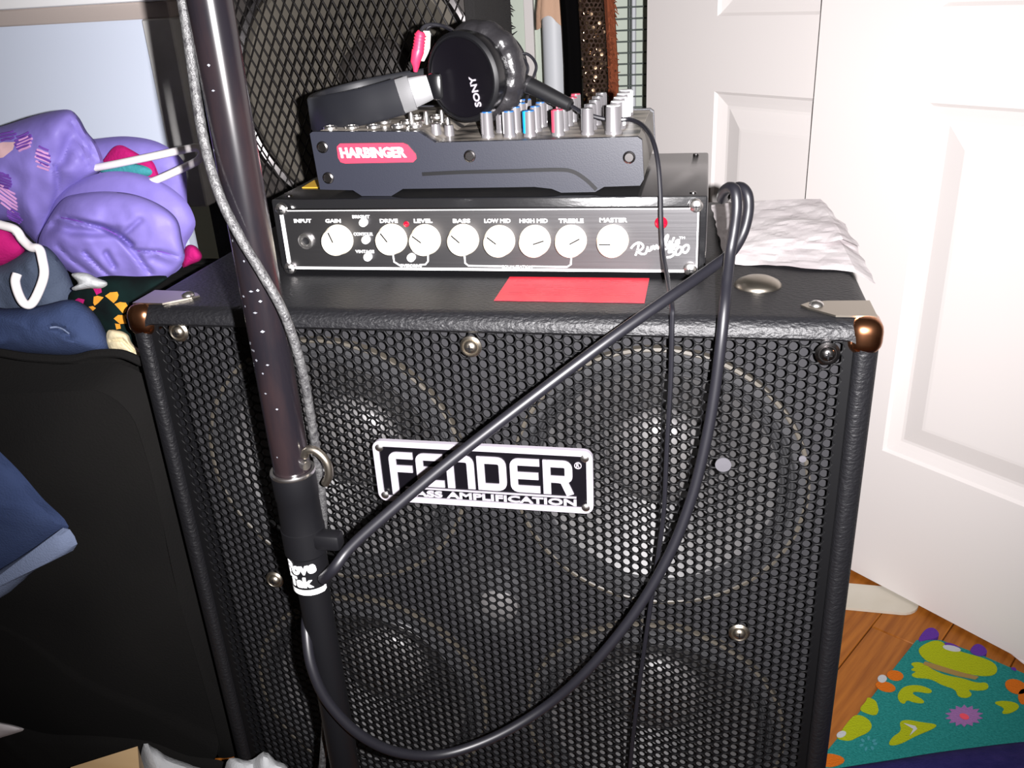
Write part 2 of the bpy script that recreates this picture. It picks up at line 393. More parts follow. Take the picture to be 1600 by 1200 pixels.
# ================================================================== BIG SPEAKER CABINET
T = 0.60; HB = 0.018; CZ = (T + HB) / 2; HW = 0.30; HH = (T - HB) / 2; DEP = 0.384
cab = thing('speaker_cabinet', 'large black bass speaker cabinet with honeycomb metal grille and silver badge', 'speaker', (0, DEP / 2, 0))
m = MB(); loops = []
for k in range(5):
    a = math.radians(90 * k / 4); loops.append(rrect(0, CZ, HW - 0.010 * (1 - math.sin(a)), HH - 0.010 * (1 - math.sin(a)), 0.012, DEP - 0.010 * (1 - math.cos(a)) if k else DEP))
R = 0.013
for k in range(8):
    a = math.radians(90 * k / 7); loops.append(rrect(0, CZ, HW - R * (1 - math.cos(a)), HH - R * (1 - math.cos(a)), 0.014, R * (1 - math.sin(a))))
loops.append(rrect(0, CZ, HW - 0.0165, HH - 0.0150, 0.006, 0.0015))
loops.append(rrect(0, CZ, HW - 0.018, HH - 0.0158, 0.005, 0.005))
loops.append(rrect(0, CZ, HW - 0.018, HH - 0.0158, 0.005, 0.034))
m.loft(loops, True, False); m.build('cabinet_shell', 'tolex', cab)
GW, GH = HW - 0.0185, HH - 0.0163
def holed(mb, x0, x1, z0, z1, cx, cz, r, y, n=64):
    """flat plate with a round opening"""
    vs = []; fs = []
    for k in range(n):
        a = 2 * math.pi * (k + 0.5) / n; c, s_ = math.cos(a), math.sin(a)
        t = min(((x1 - cx) / c if c > 0 else (x0 - cx) / c) if abs(c) > 1e-6 else 9, ((z1 - cz) / s_ if s_ > 0 else (z0 - cz) / s_) if abs(s_) > 1e-6 else 9)
        vs += [Vector((cx + r * c, y, cz + r * s_)), Vector((cx + t * c, y, cz + t * s_))]
    for k in range(n):
        k2 = (k + 1) % n; fs.append((2 * k, 2 * k + 1, 2 * k2 + 1, 2 * k2))
    mb.add(vs, fs)
    for X in (x0, x1):
        for Z in (z0, z1):      # the four corners cut off by the radial fan
            kk = min(range(n), key=lambda k: (0.5 if ((vs[2 * k + 1].x - X) ** 2 + (vs[2 * k + 1].z - Z) ** 2) ** .5 > 9 else ((vs[2 * k + 1].x - X) ** 2 + (vs[2 * k + 1].z - Z) ** 2)))
            other = sorted(range(n), key=lambda k: (vs[2 * k + 1].x - X) ** 2 + (vs[2 * k + 1].z - Z) ** 2)
            p = vs[2 * kk + 1]; q = next(vs[2 * k + 1] for k in other if (abs(vs[2 * k + 1].x - X) < 1e-6) != (abs(p.x - X) < 1e-6))
            mb.add([p, Vector((X, y, Z)), q], [(0, 1, 2)])
bf = MB()
for sx in (-1, 1):
    for wz, za, zb2 in ((CZ + 0.1345, CZ, CZ + GH), (CZ - 0.1345, CZ - GH, CZ)):
        holed(bf, min(0, sx * GW), max(0, sx * GW), za, zb2, sx * 0.1425, wz, 0.1125, 0.034)
bf.build('baffle', 'baffle', cab)
# perforated grille: every hole cut in a hexagonal cell
pit = 0.0087; hr = 0.00392; cw = pit * math.sqrt(3) / 2; gy0, gy1 = 0.0050, 0.0070; g = MB()
NS = 12; HX = [(math.cos(math.radians(60 * k)) * pit / math.sqrt(3), math.sin(math.radians(60 * k)) * pit / math.sqrt(3)) for k in range(6)]
outer = []
for k in range(6):
    outer.append(HX[k]); outer.append(((HX[k][0] + HX[(k + 1) % 6][0]) / 2, (HX[k][1] + HX[(k + 1) % 6][1]) / 2))
inner = [(hr * math.cos(math.radians(30 * k)), hr * math.sin(math.radians(30 * k))) for k in range(NS)]
ncol = int((GW - 0.006) / cw); nrow = int((GH - 0.005) / pit) + 1
hx_max = ncol * cw + pit / math.sqrt(3)
gv = g.v; gf = g.f; gs = g.sm
for i in range(-ncol, ncol + 1):
    for j in range(-nrow, nrow + 1):
        cx = i * cw; cz = CZ + j * pit + (pit / 2 if i % 2 else 0)
        if cz > CZ + GH + 0.004: continue
        o = len(gv)
        for (x, z) in outer: gv.append(Vector((cx + x, gy0, cz + z)))
        for (x, z) in inner: gv.append(Vector((cx + x, gy0 + 0.0003, cz + z)))
        for (x, z) in inner: gv.append(Vector((cx + x, gy1, cz + z)))
        for k in range(NS):
            k2 = (k + 1) % NS
            gf.append((o + k, o + k2, o + NS + k2, o + NS + k)); gs.append(False)
            gf.append((o + NS + k, o + NS + k2, o + 2 * NS + k2, o + 2 * NS + k)); gs.append(False)
grille = bpy.data.objects.new('grille', None)
def raw_mesh(name, mb, mt, org):
    me = bpy.data.meshes.new(name); me.from_pydata([tuple(p - org) for p in mb.v], [], mb.f); me.materials.append(M[mt]); me.update(); return me
bpy.data.objects.remove(grille)
grille = bpy.data.objects.new('grille', raw_mesh('grille', g, 'grille', WL[cab])); C.objects.link(grille); grille.parent = cab; WL[grille] = WL[cab]
# solid rim of the grille
rim = MB(); zt_ = CZ + GH; zb_ = CZ - GH; xi = ncol * cw + 0.003
for (x0, x1, z0, z1) in ((-GW, -xi, zb_, zt_), (xi, GW, zb_, zt_), (-xi, xi, zb_, zb_ + 0.004)):
    rim.box((x0, gy0 + 0.0006, z0), (x1, gy1, z1))
rim.build('grille_rim', 'grille', grille)
# woofers behind the grille
for sx in (-1, 1):
    for wz in (CZ + 0.1345, CZ - 0.1345):
        cx = sx * 0.1425
        b = MB().lathe([(0.121, 0), (0.121, -0.006), (0.116, -0.007), (0.112, -0.007), (0.112, 0.0)], (cx, 0.034, wz), (0, 1, 0), 72)
        wf = b.build('woofer', 'surround', cab)
        MB().lathe([(0.1225, 0.0), (0.1225, -0.0075), (0.1200, -0.0080), (0.1190, -0.0072)], (cx, 0.034, wz), (0, 1, 0), 72).build('gasket', 'gasket', wf)
        MB().lathe([(0.114 - 0.015 * k / 30, -0.0045 - 0.0028 * math.cos(2 * math.pi * 3 * k / 30 + math.pi)) for k in range(31)], (cx, 0.034, wz), (0, 1, 0), 72).build('surround', 'surround', wf)
        MB().lathe([(0.1005, 0.001), (0.085, 0.012), (0.065, 0.028), (0.044, 0.044)], (cx, 0.034, wz), (0, 1, 0), 72).build('cone', 'cone', wf)
        prof = [(0.047 * math.cos(math.radians(a)), 0.042 - 0.021 * math.sin(math.radians(a))) for a in range(0, 91, 10)]
        MB().lathe(prof, (cx, 0.034, wz), (0, 1, 0), 48).build('dust_cap', 'dustcap', wf)
tw = MB().lathe([(0.046, 0), (0.046, -0.005), (0.040, -0.006), (0.030, -0.001), (0.030, -0.001), (0.022, -0.004), (0.012, -0.010), (0, -0.012)], (0.0, 0.034, CZ + 0.004), (0, 1, 0), 48).build('tweeter', 'surround', cab)
MB().lathe([(0.019, 0.0), (0.018, -0.010), (0.010, -0.015), (0, -0.016)], (0.0, 0.034, CZ - 0.004), (0, 1, 0), 32).build('tweeter_dome', 'dustcap', tw)
# grille screws with cup washers
sm_ = MB().lathe([(0.0088, 0.0), (0.0088, -0.0012), (0.0070, -0.0026), (0.0062, -0.0014), (0.0058, -0.0014), (0.0055, -0.0026), (0.0042, -0.0044), (0.0018, -0.0052), (0, -0.0053)], (0, 0, 0), (0, 1, 0), 28)
washer_me = sm_.mesh('screw', 'darkmetal', Vector())
brass_me = sm_.mesh('screw', 'nickel', Vector())
cross = MB().box((-0.0028, -0.0056, -0.0005), (0.0028, -0.0049, 0.0005)).box((-0.0005, -0.0056, -0.0028), (0.0005, -0.0049, 0.0028)); slot_me = cross.mesh('screw_slot', 'blackmatte', Vector())
for k, (u, v) in enumerate(((280, 518), (736, 541), (1293, 552), (1155, 988), (430, 905))):
    p = HY(u, v, 0.005); so = inst('screw', washer_me if k in (2,) else brass_me, cab, p); inst('screw_slot', slot_me, so, p)
for u, v, r in ((1130, 726, 0.0062), (1254, 717, 0.0028)):
    p = HY(u, v, 0.0045); MB().lathe([(r, 0.0005), (r, -0.0007), (0, -0.0009)], p, (0, 1, 0), 24).build('grille_dot', 'greydot', cab)
# chrome corner protectors, tinted with the warm reflection of the floor
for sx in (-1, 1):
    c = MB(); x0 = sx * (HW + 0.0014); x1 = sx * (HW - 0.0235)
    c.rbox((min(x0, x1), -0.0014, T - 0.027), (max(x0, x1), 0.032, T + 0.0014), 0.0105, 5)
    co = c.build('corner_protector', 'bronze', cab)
    t = []
    for (dx, dy) in ((0, 0.002), (-0.028, 0.002), (-0.046, 0.018), (-0.050, 0.024), (-0.044, 0.030), (-0.030, 0.034), (0, 0.036)):
        t.append((sx * (HW - 0.004 + dx), 0.008 + dy, T + 0.0002))
    MB().prism(t, (0, 0, 0.0014)).build('corner_tab', 'nickel', co)
    MB().lathe([(0.0055, 0), (0.0050, 0.0016), (0.0030, 0.0030), (0.0, 0.0036)], (sx * (HW - 0.043), 0.032, T + 0.0014), (0, 0, 1), 20).build('rivet', 'chrome', co)
for sx in (-1, 1):
    for y in (0.05, DEP - 0.05):
        MB().lathe([(0.018, 0), (0.021, 0.019)], (sx * 0.25, y, 0), (0, 0, 1), 20).lathe([(0, 0), (0.018, 0)], (sx * 0.25, y, 0), (0, 0, 1), 20).build('rubber_foot', 'rubber', cab)
# badge
BX0, BX1, BZ0, BZ1 = -0.0935, 0.0930, 0.4275, 0.4862; by = 0.0046
bd = MB().prism(rrect((BX0 + BX1) / 2, (BZ0 + BZ1) / 2, (BX1 - BX0) / 2 - 0.002, (BZ1 - BZ0) / 2 - 0.002, 0.006, by), (0, -0.0030, 0)).build('badge', 'badge', cab)
b = MB(); o_ = rrect((BX0 + BX1) / 2, (BZ0 + BZ1) / 2, (BX1 - BX0) / 2, (BZ1 - BZ0) / 2, 0.0075, 0, 6); i_ = rrect((BX0 + BX1) / 2, (BZ0 + BZ1) / 2, (BX1 - BX0) / 2 - 0.0052, (BZ1 - BZ0) / 2 - 0.0052, 0.0022, 0, 6)
def shy(l, y): return [Vector((p.x, y, p.z)) for p in l]
b.loft([shy(o_, by), shy(o_, by - 0.0045), shy(i_, by - 0.0045), shy(i_, by - 0.0025)], False, False, False); b.build('badge_frame', 'silver', bd)
lt = MB(); BW = BX1 - BX0; BH = BZ1 - BZ0
def bp(u, v): return Vector((BX0 + u * BW, by - 0.0030, BZ1 - v * BH))
stk_n = [0]
def stroke(pts, w=0.0063):
    stk_n[0] += 1; lt.ribbon([bp(*p) for p in pts], w, (0, -1, 0), 0.0012 + 0.00012 * (stk_n[0] % 4))
def rnd(c0, c1, c2, n=5): return [tuple((1 - t) ** 2 * c0[i] + 2 * t * (1 - t) * c1[i] + t * t * c2[i] for i in range(2)) for t in [k / n for k in range(n + 1)]]
TH = 0.0063 / BH; TW = 0.0063 / BW; vt, vb = 0.175 + TH / 2, 0.715 - TH / 2
def glyphE(u0, u1, legs):
    a = u0 + TW / 2
    stroke([(u1, vt)] + rnd((a + 0.022, vt), (a, vt), (a, vt + 0.07)) + ([(a, 0.885)] if legs == 'F' else rnd((a, vb - 0.07), (a, vb), (a + 0.022, vb)) + [(u1, vb)]))
    stroke([(a, (vt + vb) / 2), (u1 - 0.006, (vt + vb) / 2)])
glyphE(0.070, 0.185, 'F'); glyphE(0.198, 0.325, 'E'); glyphE(0.632, 0.765, 'E')
a = 0.340 + TW / 2; c_ = 0.468 - TW / 2; stroke([(a, vb + TH / 2)] + [(a, vt - TH / 2)]); stroke([(a, vt)] + rnd((c_ - 0.03, vt), (c_, vt), (c_, vt + 0.09)) + [(c_, vb + TH / 2)])
a = 0.482 + TW / 2; c_ = 0.615 - TW / 2; stroke([(a, vb + TH / 2), (a, vt - TH / 2)]); stroke([(a, vt)] + rnd((c_ - 0.03, vt), (c_, vt), (c_, vt + 0.09)) + rnd((c_, vb - 0.09), (c_, vb), (c_ - 0.03, vb)) + [(a, vb)])
a = 0.780 + TW / 2; c_ = 0.910 - TW / 2; mz = (vt + vb) / 2 + 0.03; stroke([(a, vb + TH / 2), (a, vt - TH / 2)]); stroke([(a, vt)] + rnd((c_ - 0.025, vt), (c_, vt), (c_, vt + 0.08)) + rnd((c_, mz - 0.06), (c_, mz), (c_ - 0.02, mz)) + [(a, mz)]); stroke([(a + 0.05, mz), (a + 0.075, mz + 0.03), (c_ + 0.006, vb + TH / 2)])
stroke([(0.135, 0.755), (0.925, 0.755)], 0.0011)
put_text(lt, 'BASS AMPLIFICATION', bp(0.135, 0.895), (1, 0, 0), (0, 0, 1), 0.79 * BW, 0.105 * BH, 0.0012, bold=0.03)
lt.lathe([(0.0030, 0), (0.0030, -0.001), (0.0024, -0.001), (0.0024, 0)], bp(0.935, 0.24), (0, 1, 0), 20)
put_text(lt, 'R', bp(0.928, 0.265), (1, 0, 0), (0, 0, 1), 0.0025, 0.003, 0.001)
lt.build('badge_lettering', 'silver', bd)
bs = MB().lathe([(0.0036, 0.0), (0.0034, -0.0016), (0.002, -0.0024), (0, -0.0026)], (0, 0, 0), (0, 1, 0), 16).mesh('badge_screw', 'chrome', Vector())
for x in (BX0 + 0.0062, BX1 - 0.0062):
    for z in (BZ0 + 0.0062, BZ1 - 0.0062): inst('badge_screw', bs, bd, (x, by - 0.0040, z))
# red sticker and round metal disc on top
MB().prism([(0.012, 0.034, T + 0.0002), (0.131, 0.034, T + 0.0002), (0.131, 0.096, T + 0.0002), (0.012, 0.096, T + 0.0002)], (0, 0, 0.0004)).build('warning_sticker', 'red', cab)
st = MB(); rs = random.Random(3)
for k in range(9):
    y = 0.088 - k * 0.0050
    x = 0.020
    while x < 0.118:
        L = rs.uniform(0.006, 0.017)
        if rs.random() < 0.75: st.box((x, y, T + 0.0006), (min(x + L, 0.122), y + 0.0010, T + 0.0008))
        x += L + 0.003
st.build('sticker_print', 'redink', cab)
pd = HZ(1184, 446, T)
MB().lathe([(0.0185, 0), (0.0185, 0.001), (0.0165, 0.0035), (0.011, 0.0062), (0.005, 0.0074), (0, 0.0076)], pd, (0, 0, 1), 40).build('metal_stud', 'nickel', cab)

# ================================================================== AMP HEAD
AX0, AX1, AY0, AY1, AZ0, AZ1 = -0.201, 0.1765, 0.100, 0.296, 0.6045, 0.668
amp = thing('amplifier_head', 'slim black bass amplifier head with cream knobs resting on the honeycomb cabinet', 'amplifier', ((AX0 + AX1) / 2, 0.2, T))
MB().rbox((AX0, AY0, AZ0), (AX1, AY1, AZ1), 0.002, 2).build('case', 'amp', amp)
PY = 0.0975
MB().rbox((-0.1950, PY, 0.6050), (0.1710, AY0 + 0.001, 0.6600), 0.0008, 1).build('front_panel', 'panel', amp)
for x in (AX0 + 0.03, AX1 - 0.03):
    for y in (AY0 + 0.03, AY1 - 0.03): MB().cyl((x, y, T + 0.0003), (x, y, AZ0 + 0.0005), 0.009).build('foot', 'rubber', amp)
ln = MB(); FN = (0, -1, 0)
def pp(u, v): return HY(u, v, PY)
ln.ribbon([(-0.1915, PY, 0.6575), (-0.1915, PY, 0.6075)], 0.0034, FN, 0.0005)
ln.ribbon([(-0.1915, PY, 0.6065), (0.1690, PY, 0.6065)], 0.0022, FN, 0.0005)
ln.ribbon([(-0.1915, PY, 0.6585), (0.1690, PY, 0.6585)], 0.0007, FN, 0.0005)
ln.ribbon([(0.1690, PY, 0.6585), (0.1690, PY, 0.6065)], 0.0009, FN, 0.0005)
for path in (((614, 396), (616, 409), (624, 414), (630, 414)), ((655, 414), (665, 413), (669, 408), (669, 396)),
             ((726, 400), (727, 411), (732, 415), (786, 416)), ((830, 416), (886, 417), (892, 413), (893, 400))):
    ln.ribbon([pp(*p) for p in path], 0.0013, FN, 0.0005)
ln.build('panel_outline', 'white', amp)
tx = MB()
for t, x0, x1, yb, hh in (('INPUT', 460, 487, 348, 0.0034), ('GAIN', 509, 533, 348, 0.0034), ('BRIGHT', 551, 578, 341, 0.0028), ('CONTOUR', 553, 583, 368, 0.0028),
                          ('VINTAGE', 556, 585, 395, 0.0026), ('DRIVE', 594, 622, 348, 0.0034), ('LEVEL', 647, 676, 348, 0.0034), ('OVERDRIVE', 625, 659, 417, 0.0026),
                          ('BASS', 708, 735, 348, 0.0034), ('LOW MID', 757, 798, 348, 0.0034), ('HIGH MID', 812, 856, 348, 0.0034), ('TREBLE', 873, 912, 348, 0.0034),
                          ('EQUALIZATION', 785, 832, 419, 0.0026), ('MASTER', 937, 980, 347, 0.0036), ('TM', 1061, 1070, 373, 0.0018)):
    p0 = pp(x0, yb); p1 = pp(x1, yb); tx = MB(); put_text(tx, t, p0, (1, 0, 0), (0, 0, 1), (p1 - p0).length, hh, 0.0005, bold=0.025); tx.build('lettering', 'white', amp)
tx = MB()
def script(path, w=0.0016):
    q = smooth_path([pp(u, v) for u, v in path], 5); tx.ribbon(q, w, FN, 0.0006)
for path in (((986, 388), (990, 383), (997, 379), (1003, 381), (1005, 386), (999, 392), (995, 391), (1001, 396), (1008, 396), (1011, 390), (1012, 385)),
             ((998, 382), (996, 391), (993, 399)), ((1012, 386), (1012, 391), (1016, 391), (1018, 385), (1018, 390), (1021, 384), (1023, 389), (1026, 383), (1028, 388), (1032, 384)),
             ((1033, 386), (1037, 379), (1041, 369), (1044, 368), (1041, 378), (1041, 383), (1045, 383), (1046, 378), (1048, 376)), ((1048, 383), (1052, 374), (1053, 371), (1050, 379), (1051, 382), (1056, 381), (1061, 377), (1060, 375), (1056, 377), (1057, 381), (1062, 379)),
             ((1036, 391), (1042, 388), (1052, 385), (1061, 383))):
    script(path)
tx.build('script_lettering', 'white', amp); tx = MB()
for path in (((1055, 388), (1047, 390), (1045, 394), (1051, 393), (1053, 397), (1048, 401), (1042, 402)), ((1060, 386), (1056, 391), (1056, 397), (1061, 397), (1065, 391), (1064, 386), (1060, 386)),
             ((1071, 383), (1067, 387), (1067, 393), (1072, 394), (1076, 388), (1075, 383), (1071, 383))):
    script(path, 0.0017)
tx.build('script_lettering', 'white', amp)
kp = [(0.0132, 0.0), (0.0132, -0.003), (0.0122, -0.0042), (0.0118, -0.0125), (0.0108, -0.0140), (0, -0.0142)]
knob_me = MB().lathe(kp, (0, 0, 0), (0, 1, 0), 40).mesh('knob', 'cream', Vector())
line_me = MB().box((-0.0006, -0.01445, 0.0005), (0.0006, -0.0138, 0.0100)).mesh('pointer_line', 'blackmatte', Vector())
for (u, v), a in zip(((521, 380), (606, 379), (659, 380), (719, 380), (776, 382), (832, 382), (889, 382), (955, 382)), (-20, -35, -52, -48, -52, 72, 62, -90)):
    p = HY(u, v, PY - 0.0135); p.y = PY
    k = inst('knob', knob_me, amp, p); l = inst('pointer_line', line_me, k, p); l.rotation_euler = (0, math.radians(a), 0)
btn = MB().lathe([(0.0036, 0), (0.0036, -0.0040), (0.0030, -0.0050), (0, -0.0052)], (0, 0, 0), (0, 1, 0), 20).mesh('push_button', 'white', Vector())
for u, v in ((566, 349), (570, 376), (573, 403), (641, 404)):
    p = HY(u, v, PY - 0.005); p.y = PY; inst('push_button', btn, amp, p)
jk = pp(479, 376); j = MB().lathe([(0.0072, 0), (0.0072, -0.0022), (0.0058, -0.0034), (0.0042, -0.0034), (0.0036, -0.0020), (0.0032, 0.0)], jk, (0, 1, 0), 24).build('input_jack', 'chrome', amp)
MB().lathe([(0.0033, -0.0004), (0, -0.0004)], jk, (0, 1, 0), 16).build('jack_hole', 'blackmatte', j)
for u, v, r in ((635, 350, 0.0026), (1033, 348, 0.0052)):
    MB().lathe([(r, 0), (r, -0.001), (r * 0.8, -0.0024), (r * 0.4, -0.0034), (0, -0.0037)], pp(u, v), (0, 1, 0), 20).build('indicator_light', 'led', amp)
cb = MB().lathe([(0.0056, 0), (0.0056, -0.0010), (0.0048, -0.0036), (0.0025, -0.0050), (0, -0.0052)], (0, 0, 0), (0, 1, 0), 20).mesh('panel_bolt', 'chrome', Vector())
for u, v in ((439, 327), (453, 419), (1088, 322), (1078, 421)):
    p = HY(u, v, PY - 0.002); p.y = PY; b_ = inst('panel_bolt', cb, amp, p); inst('screw_slot', slot_me, b_, p)
for x, y in ((AX1 - 0.012, AY1 - 0.012), (AX1 - 0.012, AY0 + 0.010), (AX0 + 0.012, AY0 + 0.012)):
    MB().lathe([(0.003, 0), (0.0026, 0.0012), (0, 0.0016)], (x, y, AZ1), (0, 0, 1), 14).build('lid_screw', 'darkmetal', amp)
yt = [HZ(472, 294, AZ1), HZ(520, 294, AZ1), HZ(520, 283, AZ1), HZ(492, 282, AZ1)]
tg = MB().prism([Vector((p.x, p.y, AZ1 + 0.0002)) for p in yt], (0, 0, 0.0006)).build('paper_tag'if False else 'sticky_tag', 'yellow')
tag(tg, 'small yellow paper tag lying on the amplifier head under the mixer', 'tag')

# ================================================================== MIXER
MY0, MY1 = 0.108, 0.284
mix = thing('audio_mixer', 'small blue-grey audio mixer with red badge sitting on the amplifier head', 'mixer', (-0.02, 0.19, AZ1))
side_px = [(484, 209), (488, 206), (654, 206), (680, 223), (830, 219), (996, 214), (1003, 219), (1006, 280), (1000, 290), (944, 297), (930, 305), (877, 306), (862, 300), (835, 297), (630, 300), (612, 311), (566, 311), (552, 302), (506, 301), (500, 296)]
prof = [HY(u, v, MY0) for u, v in side_px]
zmin = min(p.z for p in prof)
for p in prof: p.z += (AZ1 + 0.0004 - zmin) if p.z < 0.674 else 0.0
MB().prism(prof, (0, 0.006, 0)).build('side_panel', 'mixer', mix)
inn = [Vector((p.x + (0.0008 if p.x < -0.05 else -0.0008), 0, max(p.z - 0.0015, AZ1 + 0.0075))) for p in prof]
MB().prism([Vector((p.x, MY0 + 0.006, p.z)) for p in inn], (0, MY1 - MY0 - 0.012, 0)).build('chassis', 'dusty', mix)
MB().prism([Vector((p.x, MY1 - 0.006, p.z)) for p in prof], (0, 0.006, 0)).build('side_panel', 'mixer', mix)
# dusty control panel skin following the stepped top
def topz(x):
    pts = [(prof[2].x, prof[2].z), (prof[3].x, prof[3].z), (prof[4].x, prof[4].z), (prof[5].x, prof[5].z)]
    if x <= pts[0][0]: return prof[1].z
    for (xa, za), (xb, zb2) in zip(pts, pts[1:]):
        if x <= xb: return za + (zb2 - za) * (x - xa) / (xb - xa)
    return pts[-1][1]
tp = [Vector((prof[i].x + (0.002 if i == 1 else 0), MY0 + 0.006, prof[i].z - 0.0008)) for i in (1, 2, 3, 4, 5)]
lo = [p - Vector((0, 0, 0.001)) for p in tp][::-1]
MB().prism(tp + lo, (0, MY1 - MY0 - 0.012, 0)).build('control_panel', 'mixtop', mix)
# moulded ridge curve on the side
rg = MB(); q = smooth_path([HY(u, v, MY0) for u, v in ((660, 272), (720, 269), (800, 267), (870, 265), (895, 268), (915, 280), (932, 296))], 6); rg.ribbon(q, 0.0030, (0, -1, 0), 0.0010); rg.build('moulded_ridge', 'blackmatte', mix)
bdg = [HY(u, v, MY0) for u, v in ((527, 229), (532, 224), (630, 223), (637, 226), (650, 241), (651, 248), (646, 253), (540, 255), (533, 253), (529, 246))]
bo = MB().prism(bdg, (0, -0.0012, 0)).build('brand_badge', 'mixred', mix)
t = MB(); p0 = HY(532, 247, MY0 - 0.0012); p1 = HY(636, 246, MY0 - 0.0012); put_text(t, 'HARBINGER', p0, p1 - p0, (0.0, 0, 1), (p1 - p0).length, 0.0088, 0.0006, bold=0.045, shear=-0.12); t.build('badge_lettering', 'white', bo)
scm = MB().lathe([(0.0052, 0), (0.0049, -0.0012), (0.0038, -0.0018), (0.0034, -0.0010), (0, -0.0010)], (0, 0, 0), (0, 1, 0), 18).mesh('side_screw', 'darkmetal', Vector())
for u, v in ((504, 230), (513, 278), (734, 244), (983, 246)): inst('side_screw', scm, mix, HY(u, v, MY0))
# control knobs
kn = MB().lathe([(0.0056, 0.0), (0.0056, 0.002), (0.0050, 0.0028), (0.0047, 0.0200), (0.0042, 0.0206), (0, 0.0207)], (0, 0, 0), (0, 0, 1), 20).mesh('knob', 'knobgrey', Vector())
kbig = MB().lathe([(0.0072, 0.0), (0.0072, 0.002), (0.0066, 0.003), (0.0062, 0.0215), (0.0056, 0.0222), (0, 0.0223)], (0, 0, 0), (0, 0, 1), 24).mesh('knob', 'knobgrey', Vector())
def stripe(mt, r, h): return MB().box((-r - 0.0008, -0.0013, 0.003), (0.0, 0.0013, h + 0.0008)).mesh('pointer_stripe', mt, Vector())
def capm(mt, r, h): return MB().lathe([(r, h - 0.0006), (r * 0.96, h + 0.0006), (0, h + 0.0008)], (0, 0, 0), (0, 0, 1), 20).mesh('knob_cap', mt, Vector())
capB = capm('knobblue', 0.0044, 0.0206); capG = capm('satin', 0.0044, 0.0206); capR = capm('knobred', 0.0044, 0.0206); capW = capm('white', 0.0058, 0.0222)
strB = stripe('knobgrey', 0.0048, 0.0200); strC = stripe('knobcyan', 0.0048, 0.0200); strG = stripe('satin', 0.0048, 0.0200); strR = stripe('knobred', 0.0048, 0.0200); strW = stripe('white', 0.0064, 0.0215)
cols = ((-0.0085, capB, strB, kn), (0.0100, capB, strB, kn), (0.0285, capB, strC, kn), (0.0525, capR, strR, kn), (0.0765, capG, strG, kn), (0.0985, capW, strW, kbig))
rk = random.Random(5)
for ci, (x, cp, sp, km) in enumerate(cols):
    for r in range(5):
        y = 0.1335 + r * 0.0275
        if ci < 2 and r > 3: continue
        p = Vector((x + (0.006 if ci == 0 and r in (1, 2) else 0) + rk.uniform(-0.0006, 0.0006), y, topz(x) - 0.0008))
        k = inst('knob', km, mix, p); inst('knob_cap', cp, k, p); s_ = inst('pointer_stripe', strB if (ci == 2 and r) else sp, k, p)
        a = rk.uniform(-70, 70) if ci not in (2, 4, 5) else (35 if ci == 2 and r == 0 else (-25 if ci == 4 else 150 if r else 90))
        s_.rotation_euler = (0, 0, math.radians(a))
nut = MB().lathe([(0.0062, 0), (0.0062, 0.002), (0.0045, 0.0028), (0.0034, 0.0028), (0.0030, 0.0004)], (0, 0, 0), (0, 0, 1), 18).mesh('jack_nut', 'chrome', Vector())
for (x, y) in ((-0.148, 0.128), (-0.128, 0.128), (-0.108, 0.128), (-0.085, 0.126), (-0.070, 0.126), (-0.148, 0.156), (-0.128, 0.156), (-0.108, 0.156), (-0.085, 0.152), (-0.068, 0.152), (-0.085, 0.180), (-0.066, 0.180), (-0.128, 0.19), (-0.148, 0.19)):
    inst('jack_nut', nut, mix, (x, y, topz(x) - 0.0008))
pin = MB().lathe([(0.0024, 0), (0.0024, 0.009), (0.0016, 0.011), (0, 0.0112)], (0, 0, 0), (0, 0, 1), 14).mesh('toggle', 'chrome', Vector())
for (x, y) in ((-0.077, 0.139), (-0.064, 0.141), (-0.052, 0.165), (-0.06, 0.175)): inst('toggle', pin, mix, (x, y, topz(x) - 0.0008))
sk = MB().lathe([(0.0046, 0), (0.0040, 0.009), (0, 0.0095)], (0, 0, 0), (0, 0, 1), 18).mesh('knob', 'knobgrey', Vector())
for (x, y) in ((-0.0535, 0.132), (-0.047, 0.15)): inst('knob', sk, mix, (x, y, topz(x) - 0.0008))

# ================================================================== HEADPHONES
hc = HY(731, 119, 0.150)
hp = thing('headphones', 'black over-ear headphones with silver slider lying on the mixer', 'headphones', (hc.x, hc.y, topz(hc.x)))
hn = Vector((-0.38, -0.91, -0.07)).normalized()          # outer face of the near cup
def cup(c, n, name):
    o = MB().lathe([(0, -0.014), (0.028, -0.014), (0.0345, -0.010), (0.0372, 0.0), (0.0365, 0.007), (0.0335, 0.0095), (0.0325, 0.0095)], c, n, 56).build(name, 'blackgloss', hp)
    MB().lathe([(0.0325, 0.0090), (0.0310, 0.0078), (0, 0.0078)], c, n, 48).build('cup_plate', 'badge', o)
    rr = MB().lathe([(0.0365, 0.0068), (0.0372, 0.0075), (0.0360, 0.0088), (0.0345, 0.0098), (0.0335, 0.0096)], c, n, 56).build('cup_ring', 'blackmatte', o)
    pr = []
    for k in range(13):
        a = math.radians(-100 + 220 * k / 12); pr.append((0.0325 + 0.0100 * math.cos(a), -0.0215 + 0.0115 * math.sin(a)))
    e = MB(); e.lathe(pr, c, n, 72)
    for i, p in enumerate(e.v):                          # puckered leatherette
        q2 = 2 * math.pi * (i % 72) / 72; wv = noise.noise(Vector((math.cos(q2) * 5, math.sin(q2) * 5, (i // 72) * 0.12))) + 0.6 * noise.noise(Vector((math.cos(q2) * 11, math.sin(q2) * 11, (i // 72) * 0.2)))
        e.v[i] = p + ((p - c).normalized() + n).normalized() * 0.0022 * wv
    e.build('ear_pad', 'leather', o); return o
c1 = cup(hc, hn, 'ear_cup')
